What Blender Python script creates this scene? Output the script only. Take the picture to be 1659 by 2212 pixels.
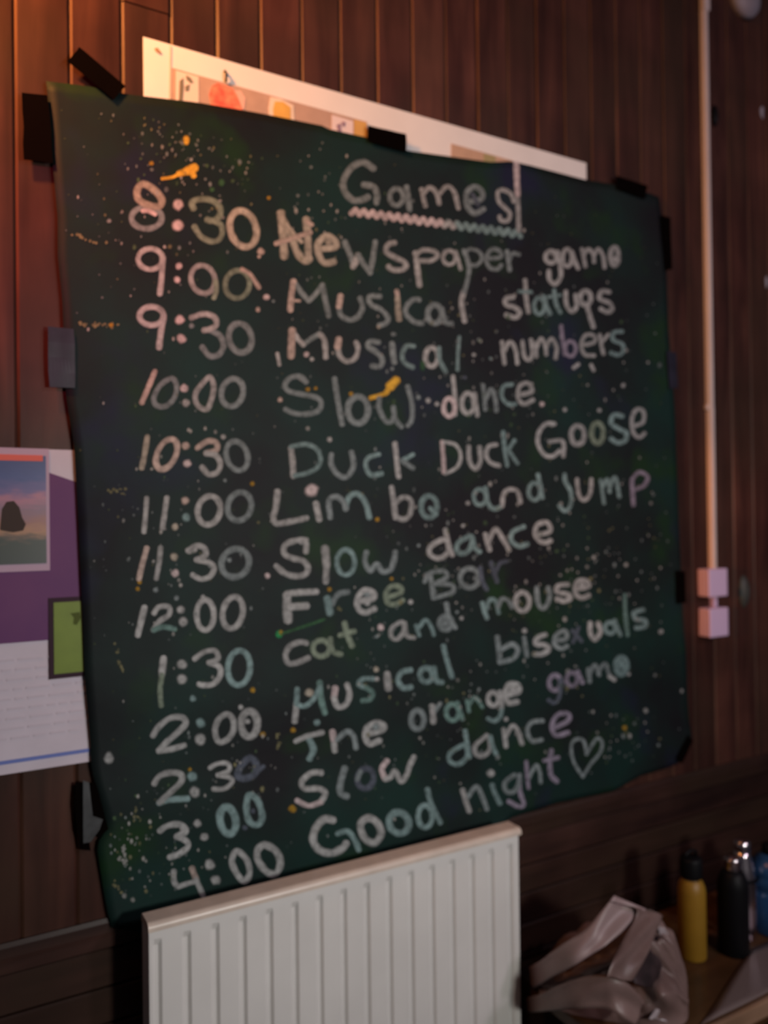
import bpy, bmesh, math, random
from mathutils import Vector, Matrix, noise
random.seed(7)
for o in list(bpy.data.objects): bpy.data.objects.remove(o)
scene = bpy.context.scene
COL = scene.collection

# ------------------------------------------------------------ camera
W, H, F = 1659.0, 2212.0, 1720.0
CAM = Vector((0.0, -1.44, 1.45))
YAW, PITCH, ROLL = math.radians(29.8), math.radians(0.5), 0.012
fwd = Vector((math.sin(YAW)*math.cos(PITCH), math.cos(YAW)*math.cos(PITCH), math.sin(PITCH)))
right0 = Vector((math.cos(YAW), -math.sin(YAW), 0))
up0 = right0.cross(fwd)
right = (right0 - ROLL*up0).normalized()
up = right.cross(fwd).normalized()
cd = bpy.data.cameras.new('camera'); cam = bpy.data.objects.new('camera', cd); COL.objects.link(cam)
cam.matrix_world = Matrix(((right.x, up.x, -fwd.x, CAM.x), (right.y, up.y, -fwd.y, CAM.y), (right.z, up.z, -fwd.z, CAM.z), (0, 0, 0, 1)))
cd.sensor_fit = 'VERTICAL'; cd.sensor_height = 36; cd.sensor_width = 27; cd.lens = F/H*36
cd.clip_start = 0.05
cd.dof.use_dof = True; cd.dof.focus_distance = 0.95; cd.dof.aperture_fstop = 28*0.001/0.0115
scene.camera = cam

# ------------------------------------------------------------ light
wd = bpy.data.worlds.new('world'); scene.world = wd; wd.use_nodes = True
wd.node_tree.nodes['Background'].inputs[0].default_value = (0.75, 0.7, 0.85, 1)
wd.node_tree.nodes['Background'].inputs[1].default_value = 0.035
def lamp(name, kind, loc, target, energy, color, size=0.1, angle=60, blend=0.6):
    l = bpy.data.lights.new(name, kind); l.energy = energy; l.color = color
    if kind == 'AREA': l.size = size
    else: l.shadow_soft_size = size
    if kind == 'SPOT': l.spot_size = math.radians(angle); l.spot_blend = blend
    o = bpy.data.objects.new(name, l); COL.objects.link(o); o.location = loc
    o.rotation_euler = (Vector(target)-Vector(loc)).to_track_quat('-Z', 'Y').to_euler()
    return o
lamp('party_lamp_orange', 'SPOT', (-0.20, -0.34, 2.62), (0.08, 0, 2.46), 84.0, (1.0, 0.36, 0.09), 0.04, 118, 0.9)
lamp('amber_fill', 'SPOT', (-0.9, -1.2, 2.85), (0.9, 0, 2.65), 46.0, (1.0, 0.50, 0.24), 0.06, 56, 1.0)  # unseen warm fill added to carry the orange further along the chart
lamp('party_lamp_magenta', 'SPOT', (-1.0, -1.3, 2.05), (0.08, 0, 1.93), 110.0, (1.0, 0.08, 0.22), 0.08, 24, 1.0)
lamp('low_orange_fill', 'SPOT', (-1.5, -0.9, 1.5), (1.86, 0, 1.36), 130.0, (1.0, 0.30, 0.06), 0.06, 12, 0.8)  # unseen spot added to turn the switch boxes' left sides orange
lamp('lilac_fill', 'AREA', (2.1, -2.7, 2.5), (1.0, 0, 1.3), 17.0, (1.0, 0.80, 0.97), 0.25)  # unseen lilac fill added from the front right
l_ = lamp('neutral_fill', 'AREA', (1.15, -2.4, 1.5), (0.50, 0, 1.15), 9.6, (1.0, 0.985, 0.93), 0.22); l_.data.spread = math.radians(105)  # unseen neutral fill added to brighten the radiator and lettering
vs = scene.view_settings
vs.view_transform = 'Standard'; vs.look = 'None'; vs.gamma = 1; vs.use_curve_mapping = False; vs.exposure = 0.0

# ------------------------------------------------------------ helpers
def ray(px, py): return (fwd + (px-W/2)/F*right - (py-H/2)/F*up)
def P(px, py, off=0.0):                       # photo pixel to the plane y=-off (parallel to the wall)
    d = ray(px, py); t = (-off-CAM.y)/d.y; return CAM + d*t
def PZ(px, py, z):                            # photo pixel to a horizontal plane
    d = ray(px, py); t = (z-CAM.z)/d.z; return CAM + d*t
def link(o, parent=None):
    COL.objects.link(o)
    if parent: o.parent = parent
    return o
def tag(o, label=None, cat=None, group=None, kind=None):
    if label: o['label'] = label
    if cat: o['category'] = cat
    if group: o['group'] = group
    if kind: o['kind'] = kind
    return o
def empty(name, loc, rz=0):
    o = bpy.data.objects.new(name, None); o.location = loc; o.rotation_euler = (0, 0, rz); o.empty_display_size = 0.05
    return link(o)
def obj(name, bm, mat, parent=None, smooth=False, world=False):
    me = bpy.data.meshes.new(name); bmesh.ops.recalc_face_normals(bm, faces=bm.faces) if not world == 'keep' else None
    bm.to_mesh(me); bm.free(); me.materials.append(mat)
    if smooth:
        for p in me.polygons: p.use_smooth = True
    o = bpy.data.objects.new(name, me); link(o, parent)
    if parent and world:                       # verts were given in world coordinates
        o.matrix_parent_inverse = Matrix.Translation(-Vector(parent.location)) if parent.rotation_euler.z == 0 else parent.matrix_basis.inverted()
    return o
def box(bm, x0, x1, y0, y1, z0, z1, bev=0.0, seg=2):
    r = bmesh.ops.create_cube(bm, size=1)
    vs_ = r['verts']
    for v in vs_:
        v.co = Vector((x0+(v.co.x+.5)*(x1-x0), y0+(v.co.y+.5)*(y1-y0), z0+(v.co.z+.5)*(z1-z0)))
    if bev > 0:
        es = list({e for v in vs_ for e in v.link_edges})
        bmesh.ops.bevel(bm, geom=es, offset=bev, segments=seg, profile=0.5, affect='EDGES')
    return bm
def lathe(prof, n=40, loc=(0, 0, 0)):
    bm = bmesh.new(); rings = []
    for r, z in prof:
        if r < 1e-5: rings.append([bm.verts.new((loc[0], loc[1], loc[2]+z))])
        else: rings.append([bm.verts.new((loc[0]+r*math.cos(2*math.pi*i/n), loc[1]+r*math.sin(2*math.pi*i/n), loc[2]+z)) for i in range(n)])
    for a, b in zip(rings, rings[1:]):
        for i in range(n):
            j = (i+1) % n
            if len(a) == 1 and len(b) > 1: bm.faces.new((a[0], b[i], b[j]))
            elif len(b) == 1 and len(a) > 1: bm.faces.new((a[i], a[j], b[0]))
            elif len(a) > 1: bm.faces.new((a[i], a[j], b[j], b[i]))
    return bm
def tube(bm, pts, r, n=12):
    pts = [Vector(p) for p in pts]; rings = []
    for i, p in enumerate(pts):
        d = (pts[min(i+1, len(pts)-1)]-pts[max(i-1, 0)]).normalized()
        a = d.cross(Vector((0, 1, 0.01))).normalized() if abs(d.y) < .9 else d.cross(Vector((1, 0, 0))).normalized()
        b = d.cross(a)
        rr = r[i] if isinstance(r, (list, tuple)) else r
        rings.append([bm.verts.new(p+rr*(math.cos(2*math.pi*k/n)*a+math.sin(2*math.pi*k/n)*b)) for k in range(n)])
    for A, B in zip(rings, rings[1:]):
        for k in range(n): bm.faces.new((A[k], A[(k+1) % n], B[(k+1) % n], B[k]))
    bm.faces.new(rings[0]); bm.faces.new(rings[-1][::-1])

# ------------------------------------------------------------ materials
def mat(name, color, rough=0.6, spec=0.4, metal=0.0, noise_scale=None, noise_mix=0.3, color2=None, bump=0.0, bump_scale=200, coat=0.0):
    m = bpy.data.materials.new(name); m.use_nodes = True; nt = m.node_tree; b = nt.nodes['Principled BSDF']
    b.inputs['Roughness'].default_value = rough; b.inputs['Metallic'].default_value = metal
    b.inputs['Specular IOR Level'].default_value = spec; b.inputs['Coat Weight'].default_value = coat
    b.inputs['Base Color'].default_value = (*color, 1)
    tc = nt.nodes.new('ShaderNodeTexCoord')
    if noise_scale:
        n = nt.nodes.new('ShaderNodeTexNoise'); n.inputs['Scale'].default_value = noise_scale; n.inputs['Detail'].default_value = 5
        nt.links.new(tc.outputs['Object'], n.inputs['Vector'])
        r = nt.nodes.new('ShaderNodeValToRGB'); c2 = color2 or tuple(c*(1-noise_mix) for c in color)
        r.color_ramp.elements[0].position = .35; r.color_ramp.elements[1].position = .68
        r.color_ramp.elements[0].color = (*c2, 1); r.color_ramp.elements[1].color = (*color, 1)
        nt.links.new(n.outputs['Fac'], r.inputs['Fac']); nt.links.new(r.outputs['Color'], b.inputs['Base Color'])
    if bump > 0:
        n2 = nt.nodes.new('ShaderNodeTexNoise'); n2.inputs['Scale'].default_value = bump_scale; nt.links.new(tc.outputs['Object'], n2.inputs['Vector'])
        bp = nt.nodes.new('ShaderNodeBump'); bp.inputs['Strength'].default_value = bump; bp.inputs['Distance'].default_value = 0.002
        nt.links.new(n2.outputs['Fac'], bp.inputs['Height']); nt.links.new(bp.outputs['Normal'], b.inputs['Normal'])
    return m
def wood(name, ca, cb, cc, stretch=(9, 9, 0.9), rough=0.42, rnd=True):
    m = bpy.data.materials.new(name); m.use_nodes = True; nt = m.node_tree; b = nt.nodes['Principled BSDF']
    tc = nt.nodes.new('ShaderNodeTexCoord'); mp = nt.nodes.new('ShaderNodeMapping'); mp.inputs['Scale'].default_value = stretch
    oi = nt.nodes.new('ShaderNodeObjectInfo'); add = nt.nodes.new('ShaderNodeVectorMath'); add.operation = 'ADD'
    mul = nt.nodes.new('ShaderNodeMath'); mul.operation = 'MULTIPLY'; mul.inputs[1].default_value = 13
    nt.links.new(oi.outputs['Random'], mul.inputs[0])
    nt.links.new(tc.outputs['Object'], mp.inputs['Vector']); nt.links.new(mp.outputs['Vector'], add.inputs[0]); nt.links.new(mul.outputs[0], add.inputs[1])
    n = nt.nodes.new('ShaderNodeTexNoise'); n.inputs['Scale'].default_value = 2.2; n.inputs['Detail'].default_value = 7; n.inputs['Distortion'].default_value = 0.6
    nt.links.new(add.outputs[0], n.inputs['Vector'])
    r = nt.nodes.new('ShaderNodeValToRGB'); e = r.color_ramp.elements
    e[0].position = .30; e[0].color = (*ca, 1); e[1].position = .72; e[1].color = (*cc, 1); k = e.new(.5); k.color = (*cb, 1)
    nt.links.new(n.outputs['Fac'], r.inputs['Fac'])
    # patches of wear
    n2 = nt.nodes.new('ShaderNodeTexNoise'); n2.inputs['Scale'].default_value = 5; n2.inputs['Detail'].default_value = 3
    nt.links.new(tc.outputs['Object'], n2.inputs['Vector'])
    r2 = nt.nodes.new('ShaderNodeMapRange'); r2.inputs[1].default_value = .35; r2.inputs[2].default_value = .7; r2.inputs[3].default_value = .72; r2.inputs[4].default_value = 1.25
    nt.links.new(n2.outputs['Fac'], r2.inputs[0])
    r3 = nt.nodes.new('ShaderNodeMapRange'); r3.inputs[3].default_value = .78; r3.inputs[4].default_value = 1.22; nt.links.new(oi.outputs['Random'], r3.inputs[0])
    mm = nt.nodes.new('ShaderNodeMath'); mm.operation = 'MULTIPLY'; nt.links.new(r2.outputs[0], mm.inputs[0]); nt.links.new(r3.outputs[0], mm.inputs[1])
    vm = nt.nodes.new('ShaderNodeVectorMath'); vm.operation = 'SCALE'; nt.links.new(r.outputs['Color'], vm.inputs[0]); nt.links.new(mm.outputs[0], vm.inputs['Scale'])
    n5 = nt.nodes.new('ShaderNodeTexNoise'); n5.inputs['Scale'].default_value = 2.6; n5.inputs['Detail'].default_value = 2
    v5 = nt.nodes.new('ShaderNodeVectorMath'); v5.operation = 'ADD'; nt.links.new(tc.outputs['Object'], v5.inputs[0]); nt.links.new(mul.outputs[0], v5.inputs[1]); nt.links.new(v5.outputs[0], n5.inputs['Vector'])
    r5 = nt.nodes.new('ShaderNodeMapRange'); r5.inputs[1].default_value = .42; r5.inputs[2].default_value = .68; r5.inputs[4].default_value = .55; nt.links.new(n5.outputs['Fac'], r5.inputs[0])
    m5 = nt.nodes.new('ShaderNodeMixRGB'); m5.inputs[2].default_value = (.040, .025, .015, 1); nt.links.new(r5.outputs[0], m5.inputs[0]); nt.links.new(vm.outputs[0], m5.inputs[1])
    nt.links.new(m5.outputs[0], b.inputs['Base Color'])
    b.inputs['Roughness'].default_value = rough; b.inputs['Specular IOR Level'].default_value = .22
    bp = nt.nodes.new('ShaderNodeBump'); bp.inputs['Strength'].default_value = .25; bp.inputs['Distance'].default_value = .002
    nt.links.new(n.outputs['Fac'], bp.inputs['Height']); nt.links.new(bp.outputs['Normal'], b.inputs['Normal'])
    return m
M_PLANK = wood('stained_planks', (.034, .012, .009), (.060, .022, .016), (.100, .038, .025))
M_BOARD = wood('stained_boards', (.017, .008, .007), (.028, .013, .010), (.040, .018, .014), (0.9, 9, 9))
M_BENCH = wood('varnished_bench', (.05, .022, .010), (.085, .038, .016), (.12, .058, .026), (0.8, 8, 8), rough=.22)
M_BACK = mat('dark_backing', (.010, .005, .004), .8)
M_RAD = mat('radiator_enamel', (.66, .64, .61), .35, .45, noise_scale=9, noise_mix=.06)
M_RADCAP = mat('radiator_cap_enamel', (.62, .52, .44), .35, .45, noise_scale=30, noise_mix=.12)
M_DARK = mat('dark_gap', (.01, .01, .01), .9)
M_TAPE = mat('black_cloth_tape', (.0022, .0012, .001), .9, .02, bump=.3, bump_scale=900)
M_TAPEBLUE = mat('dark_blue_tape', (.022, .022, .038), .35, .4, noise_scale=20, noise_mix=.5)
M_TAPEGREY = mat('peeled_grey_tape', (.055, .058, .060), .5, .3, noise_scale=60, noise_mix=.3)
M_PAPER = mat('white_card', (.80, .76, .72), .7, .2, noise_scale=12, noise_mix=.06)
M_PVC = mat('white_pvc', (.62, .53, .50), .4, .4, noise_scale=8, noise_mix=.1)
M_SWITCH = mat('switch_plastic', (.60, .46, .66), .35, .45)
M_BLACK = mat('black_plastic', (.004, .004, .005), .5, .15)
M_YEL = mat('yellow_bottle_enamel', (.27, .145, .014), .45, .4, noise_scale=25, noise_mix=.1)
M_STEEL = mat('polished_steel', (.75, .66, .70), .18, .5, 1.0)
M_BLUE = mat('blue_plastic', (.022, .080, .20), .25, .5, noise_scale=10, noise_mix=.4)
M_BAG = mat('pale_carrier_bag', (.20, .130, .118), .42, .4, noise_scale=9, color2=(.12, .075, .068), bump=.3, bump_scale=40)
M_BAGIN = mat('pale_carrier_bag_strap', (.27, .19, .19), .45, .4, noise_scale=14, color2=(.22, .16, .155))
M_FLOOR = mat('worn_floor', (.06, .045, .035), .5, .4, noise_scale=3)
M_PLAQUE = mat('grey_green_metal', (.060, .068, .060), .5, .4, noise_scale=40, noise_mix=.3)

def sheet_material():
    m = bpy.data.materials.new('painted_green_sheet'); m.use_nodes = True; nt = m.node_tree; b = nt.nodes['Principled BSDF']
    tc = nt.nodes.new('ShaderNodeTexCoord')
    def nz(scale, det, off=0):
        mp = nt.nodes.new('ShaderNodeMapping'); mp.inputs['Location'].default_value = (off, off*2, off*3)
        n = nt.nodes.new('ShaderNodeTexNoise'); n.inputs['Scale'].default_value = scale; n.inputs['Detail'].default_value = det
        nt.links.new(tc.outputs['Object'], mp.inputs['Vector']); nt.links.new(mp.outputs['Vector'], n.inputs['Vector']); return n
    n1 = nz(3.2, 4); r1 = nt.nodes.new('ShaderNodeValToRGB'); e = r1.color_ramp.elements
    e[0].position = .36; e[0].color = (.007, .007, .009, 1); e[1].position = .66; e[1].color = (.006, .024, .020, 1)
    k = e.new(.5); k.color = (.007, .0145, .0135, 1)
    nt.links.new(n1.outputs['Fac'], r1.inputs['Fac'])
    n2 = nz(5.5, 3, 4.1); r2 = nt.nodes.new('ShaderNodeMapRange'); r2.inputs[1].default_value = .56; r2.inputs[2].default_value = .72; nt.links.new(n2.outputs['Fac'], r2.inputs[0])
    mx = nt.nodes.new('ShaderNodeMixRGB'); mx.inputs[2].default_value = (.008, .030, .008, 1); nt.links.new(r2.outputs[0], mx.inputs[0]); nt.links.new(r1.outputs[0], mx.inputs[1])
    n3 = nz(4.3, 3, 9.7); r3 = nt.nodes.new('ShaderNodeMapRange'); r3.inputs[1].default_value = .60; r3.inputs[2].default_value = .74; nt.links.new(n3.outputs['Fac'], r3.inputs[0])
    mx2 = nt.nodes.new('ShaderNodeMixRGB'); mx2.inputs[2].default_value = (.010, .012, .032, 1); nt.links.new(r3.outputs[0], mx2.inputs[0]); nt.links.new(mx.outputs[0], mx2.inputs[1])
    nt.links.new(mx2.outputs[0], b.inputs['Base Color'])
    b.inputs['Roughness'].default_value = .6; b.inputs['Specular IOR Level'].default_value = .16
    n4 = nz(26, 4, 2); bp = nt.nodes.new('ShaderNodeBump'); bp.inputs['Strength'].default_value = .15; bp.inputs['Distance'].default_value = .004
    nt.links.new(n4.outputs['Fac'], bp.inputs['Height']); nt.links.new(bp.outputs['Normal'], b.inputs['Normal'])
    return m
M_SHEET = sheet_material()
def chalk_material():
    m = bpy.data.materials.new('brushed_chalk_paint'); m.use_nodes = True; nt = m.node_tree; b = nt.nodes['Principled BSDF']
    at = nt.nodes.new('ShaderNodeAttribute'); at.attribute_name = 'ink'
    tc = nt.nodes.new('ShaderNodeTexCoord'); n = nt.nodes.new('ShaderNodeTexNoise'); n.inputs['Scale'].default_value = 95; n.inputs['Detail'].default_value = 4
    nt.links.new(tc.outputs['Object'], n.inputs['Vector'])
    r = nt.nodes.new('ShaderNodeMapRange'); r.inputs[1].default_value = .32; r.inputs[2].default_value = .62; r.inputs[3].default_value = .55; r.inputs[4].default_value = 1.0
    nt.links.new(n.outputs['Fac'], r.inputs[0])
    mul = nt.nodes.new('ShaderNodeMath'); mul.operation = 'MULTIPLY'; mul.use_clamp = True
    nt.links.new(at.outputs['Alpha'], mul.inputs[0]); nt.links.new(r.outputs[0], mul.inputs[1])
    nt.links.new(at.outputs['Color'], b.inputs['Base Color']); nt.links.new(mul.outputs[0], b.inputs['Alpha'])
    b.inputs['Roughness'].default_value = .8; b.inputs['Specular IOR Level'].default_value = .15
    return m
M_CHALK = chalk_material()

# ------------------------------------------------------------ the setting
X0, X1, TOPZ, RAILZ = -0.9, 3.6, 3.3, 0.749
bm = bmesh.new(); box(bm, X0, X1, 0.016, 0.14, 0, TOPZ)
wall = obj('wall_back', bm, M_BACK); tag(wall, 'dark red-brown timber wall of vertical planks above horizontal boards', kind='structure')
def plank_mesh(name, w, h, b=0.0042, d=0.016):
    bm = bmesh.new(); x = w/2; z = h
    vs_ = []
    for zz in (0, z):
        vs_.append([bm.verts.new(p) for p in ((-x, d, zz), (-x, .004, zz), (-x+b, 0, zz), (x-b, 0, zz), (x, .004, zz), (x, d, zz))])
    for i in range(6): bm.faces.new((vs_[0][i], vs_[0][(i+1) % 6], vs_[1][(i+1) % 6], vs_[1][i]))
    bm.faces.new(vs_[0]); bm.faces.new(vs_[1][::-1]); bmesh.ops.recalc_face_normals(bm, faces=bm.faces)
    me = bpy.data.meshes.new(name); bm.to_mesh(me); bm.free(); return me
PW = 0.0865
M_EDGE = wood('lit_plank_edge', (.07, .030, .020), (.11, .048, .030), (.17, .075, .045))  # paler wood paints the light caught by the left bevels
pm = plank_mesh('plank', PW-.0006, TOPZ-RAILZ-.02); pm.materials.append(M_PLANK); pm.materials.append(M_EDGE)
zj = P(325, 20).z
pma = plank_mesh('plank_lower', PW-.0006, zj-RAILZ-.02-.001); pma.materials.append(M_PLANK); pma.materials.append(M_EDGE)
pmb = plank_mesh('plank_upper', PW-.0006, TOPZ-zj); pmb.materials.append(M_PLANK); pmb.materials.append(M_EDGE)
for me in (pm, pma, pmb): me.polygons[1].material_index = 1
g0 = 0.129
k = -11
while g0+(k+1)*PW < X1:
    xc = g0+(k+.5)*PW
    if k == 2:
        for me, z in ((pma, RAILZ+.02), (pmb, zj+.001)):
            o = bpy.data.objects.new('plank', me); o.location = (xc, 0 if me is pma else -.0015, z); link(o, wall)
    else:
        o = bpy.data.objects.new('plank', pm); o.location = (xc, random.uniform(-.0012, .0008), RAILZ+.02); link(o, wall)
    k += 1
# horizontal boards under the rail
zs = [.715, .648, .585, .515, .448, .38, .31, .24, .17, .10]
for a, b_ in zip(zs, zs[1:]):
    bm = bmesh.new(); box(bm, X0, X1, -.001, .016, b_+.0015, a-.0015, .003, 1)
    obj('board', bm, M_BOARD, wall)
bm = bmesh.new()
prof = [(.016, RAILZ+.020), (-.0035, RAILZ+.0195), (-.006, RAILZ+.012), (-.007, RAILZ-.004), (-.006, RAILZ-.012), (-.006, RAILZ-.030), (.016, RAILZ-.033)]
A = [bm.verts.new((X0, y, z)) for y, z in prof]; B = [bm.verts.new((X1, y, z)) for y, z in prof]
for i in range(len(prof)): j = (i+1) % len(prof); bm.faces.new((A[i], A[j], B[j], B[i]))
bm.faces.new(A); bm.faces.new(B)
tag(obj('trim_1', bm, M_BOARD), 'moulded dark timber rail between the vertical planks and horizontal boards', kind='structure')
bm = bmesh.new(); box(bm, X0, X1, -.014, .016, 0, .098, .003, 1)
tag(obj('baseboard_back', bm, M_BOARD), kind='structure')
bm = bmesh.new(); box(bm, X0, X1, -4.2, .14, -.08, 0)
tag(obj('floor', bm, M_FLOOR), kind='structure')

# ------------------------------------------------------------ flat prints
def flat(name, pts, mat_, off, th, parent=None, bev=False):        # pts = photo pixels of points on the wall
    bm = bmesh.new(); f = []; bk = []
    for px, py in pts:
        q = P(px, py, off)
        f.append(bm.verts.new((q.x, -off, q.z))); bk.append(bm.verts.new((q.x, -off+th, q.z)))
    bm.faces.new(f); bm.faces.new(bk[::-1])
    for i in range(len(f)): j = (i+1) % len(f); bm.faces.new((f[i], bk[i], bk[j], f[j]))
    return obj(name, bm, mat_, parent, world=bool(parent))
def rect(name, x0, x1, z0, z1, mat_, off, th, parent=None):
    bm = bmesh.new(); box(bm, x0, x1, -off, -off+th, z0, z1); return obj(name, bm, mat_, parent, world=bool(parent))
def pl(name, c, **k): return mat(name, c, .65, .2, **k)

# left poster
A_ = P(0, 968, .004); B_ = P(160, 972, .004); C_ = P(197, 1642, .004)
pz1 = (A_.z+B_.z)/2; pz0 = C_.z-.002
poster = tag(empty('poster', (-.1, -.004, pz0)), 'white and purple poster with a sunset photograph behind the sheet\'s left edge', 'poster')
PX0, PX1 = -.46, P(203, 1500, .004).x
rect('backing_card', PX0, PX1, pz0, pz1, mat('poster_white', (.54, .48, .54), .6, .2, noise_scale=20, noise_mix=.08), .004, .0012, poster)
zp0 = P(100, 1383, .0055).z; zp1 = P(160, 1040, .0055).z; zp1b = P(100, 1024, .0055).z
M_PUR = mat('poster_purple', (.130, .040, .120), .55, .25, noise_scale=6, color2=(.10, .028, .11))
bm = bmesh.new()
xb = P(100, 1024, .0052).x
pts = [(PX0, zp0), (PX1, zp0), (PX1, zp1-.01), (xb, zp1b+.004), (PX0, zp1b+.03)]
f = [bm.verts.new((x, -.0052, z)) for x, z in pts]; g = [bm.verts.new((x, -.0042, z)) for x, z in pts]
bm.faces.new(f); bm.faces.new(g[::-1])
for i in range(5): bm.faces.new((f[i], g[i], g[(i+1) % 5], f[(i+1) % 5]))
obj('purple_panel', bm, M_PUR, poster, world=True)
q0 = P(108, 1232, .006); q1 = P(107, 985, .006)
fx1 = q0.x; fz0 = q0.z; fz1 = P(100, 985, .006).z; fx0 = -.36
fr = rect('photo_border', fx0, fx1, fz0, fz1+.012, mat('photo_border_white', (.42, .30, .38), .6, .2), .0062, .001, poster)
# the printed sunset photograph (a flat print, procedural)
def sunset():
    m = bpy.data.materials.new('sunset_print'); m.use_nodes = True; nt = m.node_tree; b = nt.nodes['Principled BSDF']
    tc = nt.nodes.new('ShaderNodeTexCoord'); sep = nt.nodes.new('ShaderNodeSeparateXYZ'); nt.links.new(tc.outputs['Generated'], sep.inputs[0])
    n = nt.nodes.new('ShaderNodeTexNoise'); n.inputs['Scale'].default_value = 6; n.inputs['Detail'].default_value = 5
    mp = nt.nodes.new('ShaderNodeMapping'); mp.inputs['Scale'].default_value = (2.6, 1, 3.5); nt.links.new(tc.outputs['Generated'], mp.inputs[0]); nt.links.new(mp.outputs[0], n.inputs['Vector'])
    ad = nt.nodes.new('ShaderNodeMath'); ad.operation = 'MULTIPLY_ADD'; ad.inputs[1].default_value = .22; nt.links.new(n.outputs['Fac'], ad.inputs[0])
    sb = nt.nodes.new('ShaderNodeMath'); sb.operation = 'SUBTRACT'; sb.inputs[1].default_value = .11; nt.links.new(sep.outputs['Z'], sb.inputs[0]); nt.links.new(sb.outputs[0], ad.inputs[2])
    r = nt.nodes.new('ShaderNodeValToRGB'); e = r.color_ramp.elements
    e[0].position = 0; e[0].color = (.035, .045, .04, 1); e[1].position = 1; e[1].color = (.035, .045, .14, 1)
    for p, c in ((.20, (.035, .045, .035)), (.24, (.10, .07, .05)), (.30, (.33, .17, .09)), (.38, (.26, .12, .10)), (.50, (.20, .12, .17)), (.60, (.34, .14, .20)), (.67, (.12, .09, .22)), (.80, (.05, .07, .20))):
        k = e.new(p); k.color = (*c, 1)
    nt.links.new(ad.outputs[0], r.inputs[0]); nt.links.new(r.outputs[0], b.inputs['Base Color']); b.inputs['Roughness'].default_value = .4
    return m
rect('photo_print', fx0+.01, P(100, 1100, .007).x, fz0+.012, fz1, sunset(), .0068, .0008, poster)
M_TREE = pl('tree_print', (.045, .030, .025))
flat('tree_print', [(0, 1145), (4, 1100), (14, 1084), (30, 1082), (42, 1096), (48, 1118), (56, 1132), (50, 1146), (28, 1150)], M_TREE, .0072, .0004, poster)
M_RED = pl('title_bar_red', (.60, .13, .10))
zr = P(60, 988, .0056).z
rect('title_bar', fx0, P(92, 980, .0056).x, zr-.006, zr+.004, M_RED, .0074, .001, poster)
blk = pl('black_print', (.030, .012, .022)); grn = mat('green_print', (.155, .22, .030), .5, .3, noise_scale=18, noise_mix=.18)
gq0 = P(106, 1468, .0066); gq1 = P(106, 1292, .0066)
rect('green_box_outline', gq0.x, PX1+.004, gq0.z, gq1.z, blk, .0066, .001, poster)
rect('green_box', gq0.x+.008, PX1+.003, gq0.z+.008, gq1.z-.008, grn, .0074, .001, poster)
dk = pl('dark_green_print', (.06, .08, .012))
flat('green_box_mark', [(152, 1325), (172, 1322), (175, 1334), (166, 1350), (158, 1348), (160, 1334)], dk, .0078, .0003, poster)
zb = P(100, 1635, .0056).z
rect('blue_rule', PX0, PX1, zb-.0025, zb+.0035, pl('blue_print', (.13, .17, .42)), .0056, .001, poster)
fa = pl('faint_text', (.49, .435, .49))
bm = bmesh.new()
for r_ in range(9):
    z = zp0-.03-r_*.016; x = PX0+.02
    while x < PX1-.02:
        w_ = random.uniform(.012, .04); box(bm, x, x+w_, -.0048, -.0038, z, z+.004); x += w_+.006
tag(obj('faint_text_lines', bm, fa, poster, world=True), kind='stuff')

# upper wall chart
N0 = P(312, 80, .004); N1 = P(1265, 352, .004)
ztop = (N0.z+N1.z)/2
cx0 = P(310, 140, .004).x; cx1 = N1.x+.002
chart = tag(empty('wall_chart', ((cx0+cx1)/2, -.003, ztop-.6)), 'wide white picture chart peeping out above the top edge of the green sheet', 'chart')
bm = bmesh.new()
pts = [(cx0, ztop-.55), (cx1, ztop-.55), (cx1, N1.z), (cx0, N0.z)]
f = [bm.verts.new((x, -.004, z)) for x, z in pts]; g = [bm.verts.new((x, -.002, z)) for x, z in pts]
bm.faces.new(f); bm.faces.new(g[::-1])
for i in range(4): bm.faces.new((f[i], g[i], g[(i+1) % 4], f[(i+1) % 4]))
obj('white_card', bm, M_PAPER, chart, world=True)
tan = mat('tan_print', (.50, .34, .26), .6, .2, noise_scale=30, noise_mix=.12)
flat('tan_panel', [(371, 146), (430, 163), (792, 263), (792, 420), (366, 420)], tan, .0052, .0008, chart)
flat('picture_square', [(380, 152), (429, 166), (430, 330), (378, 330)], pl('square_white', (.72, .62, .52)), .0060, .0006, chart)
ink = pl('grey_green_ink', (.20, .17, .12))
flat('green_ink_drawing', [(388, 175), (396, 168), (397, 190), (393, 235), (386, 235)], ink, .0066, .0004, chart)
flat('green_ink_drawing', [(402, 162), (412, 168), (418, 178), (412, 180), (403, 172)], ink, .0066, .0004, chart)
flat('green_ink_drawing', [(400, 186), (410, 182), (408, 196), (401, 197)], ink, .0066, .0004, chart)
redm = mat('red_print', (.68, .10, .07), .6, .2, noise_scale=60, color2=(.85, .28, .16))
flat('red_flower_drawing', [(456, 225), (452, 205), (458, 186), (470, 179), (486, 184), (502, 190), (512, 205), (524, 236), (505, 300), (470, 300)], redm, .0062, .0006, chart)
flat('pink_petal', [(505, 196), (520, 196), (530, 212), (528, 236), (516, 232)], pl('pink_print', (.75, .45, .36)), .0060, .0006, chart)
flat('white_patch', [(584, 209), (606, 213), (634, 228), (636, 262), (584, 300), (580, 232)], pl('patch_white', (.78, .64, .50)), .0060, .0006, chart)
flat('yellow_drawing', [(594, 219), (612, 220), (628, 232), (628, 258), (592, 262), (590, 236)], mat('yellow_print', (.78, .45, .10), .6, .2, noise_scale=40, noise_mix=.15), .0066, .0005, chart)
flat('picture_square', [(717, 248), (763, 262), (763, 340), (716, 340)], pl('square_lilac', (.74, .62, .60)), .0060, .0006, chart)
lil = pl('lilac_ink', (.30, .20, .26))
flat('lilac_ink_drawing', [(727, 270), (736, 266), (738, 284), (730, 284)], lil, .0066, .0004, chart)
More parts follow.
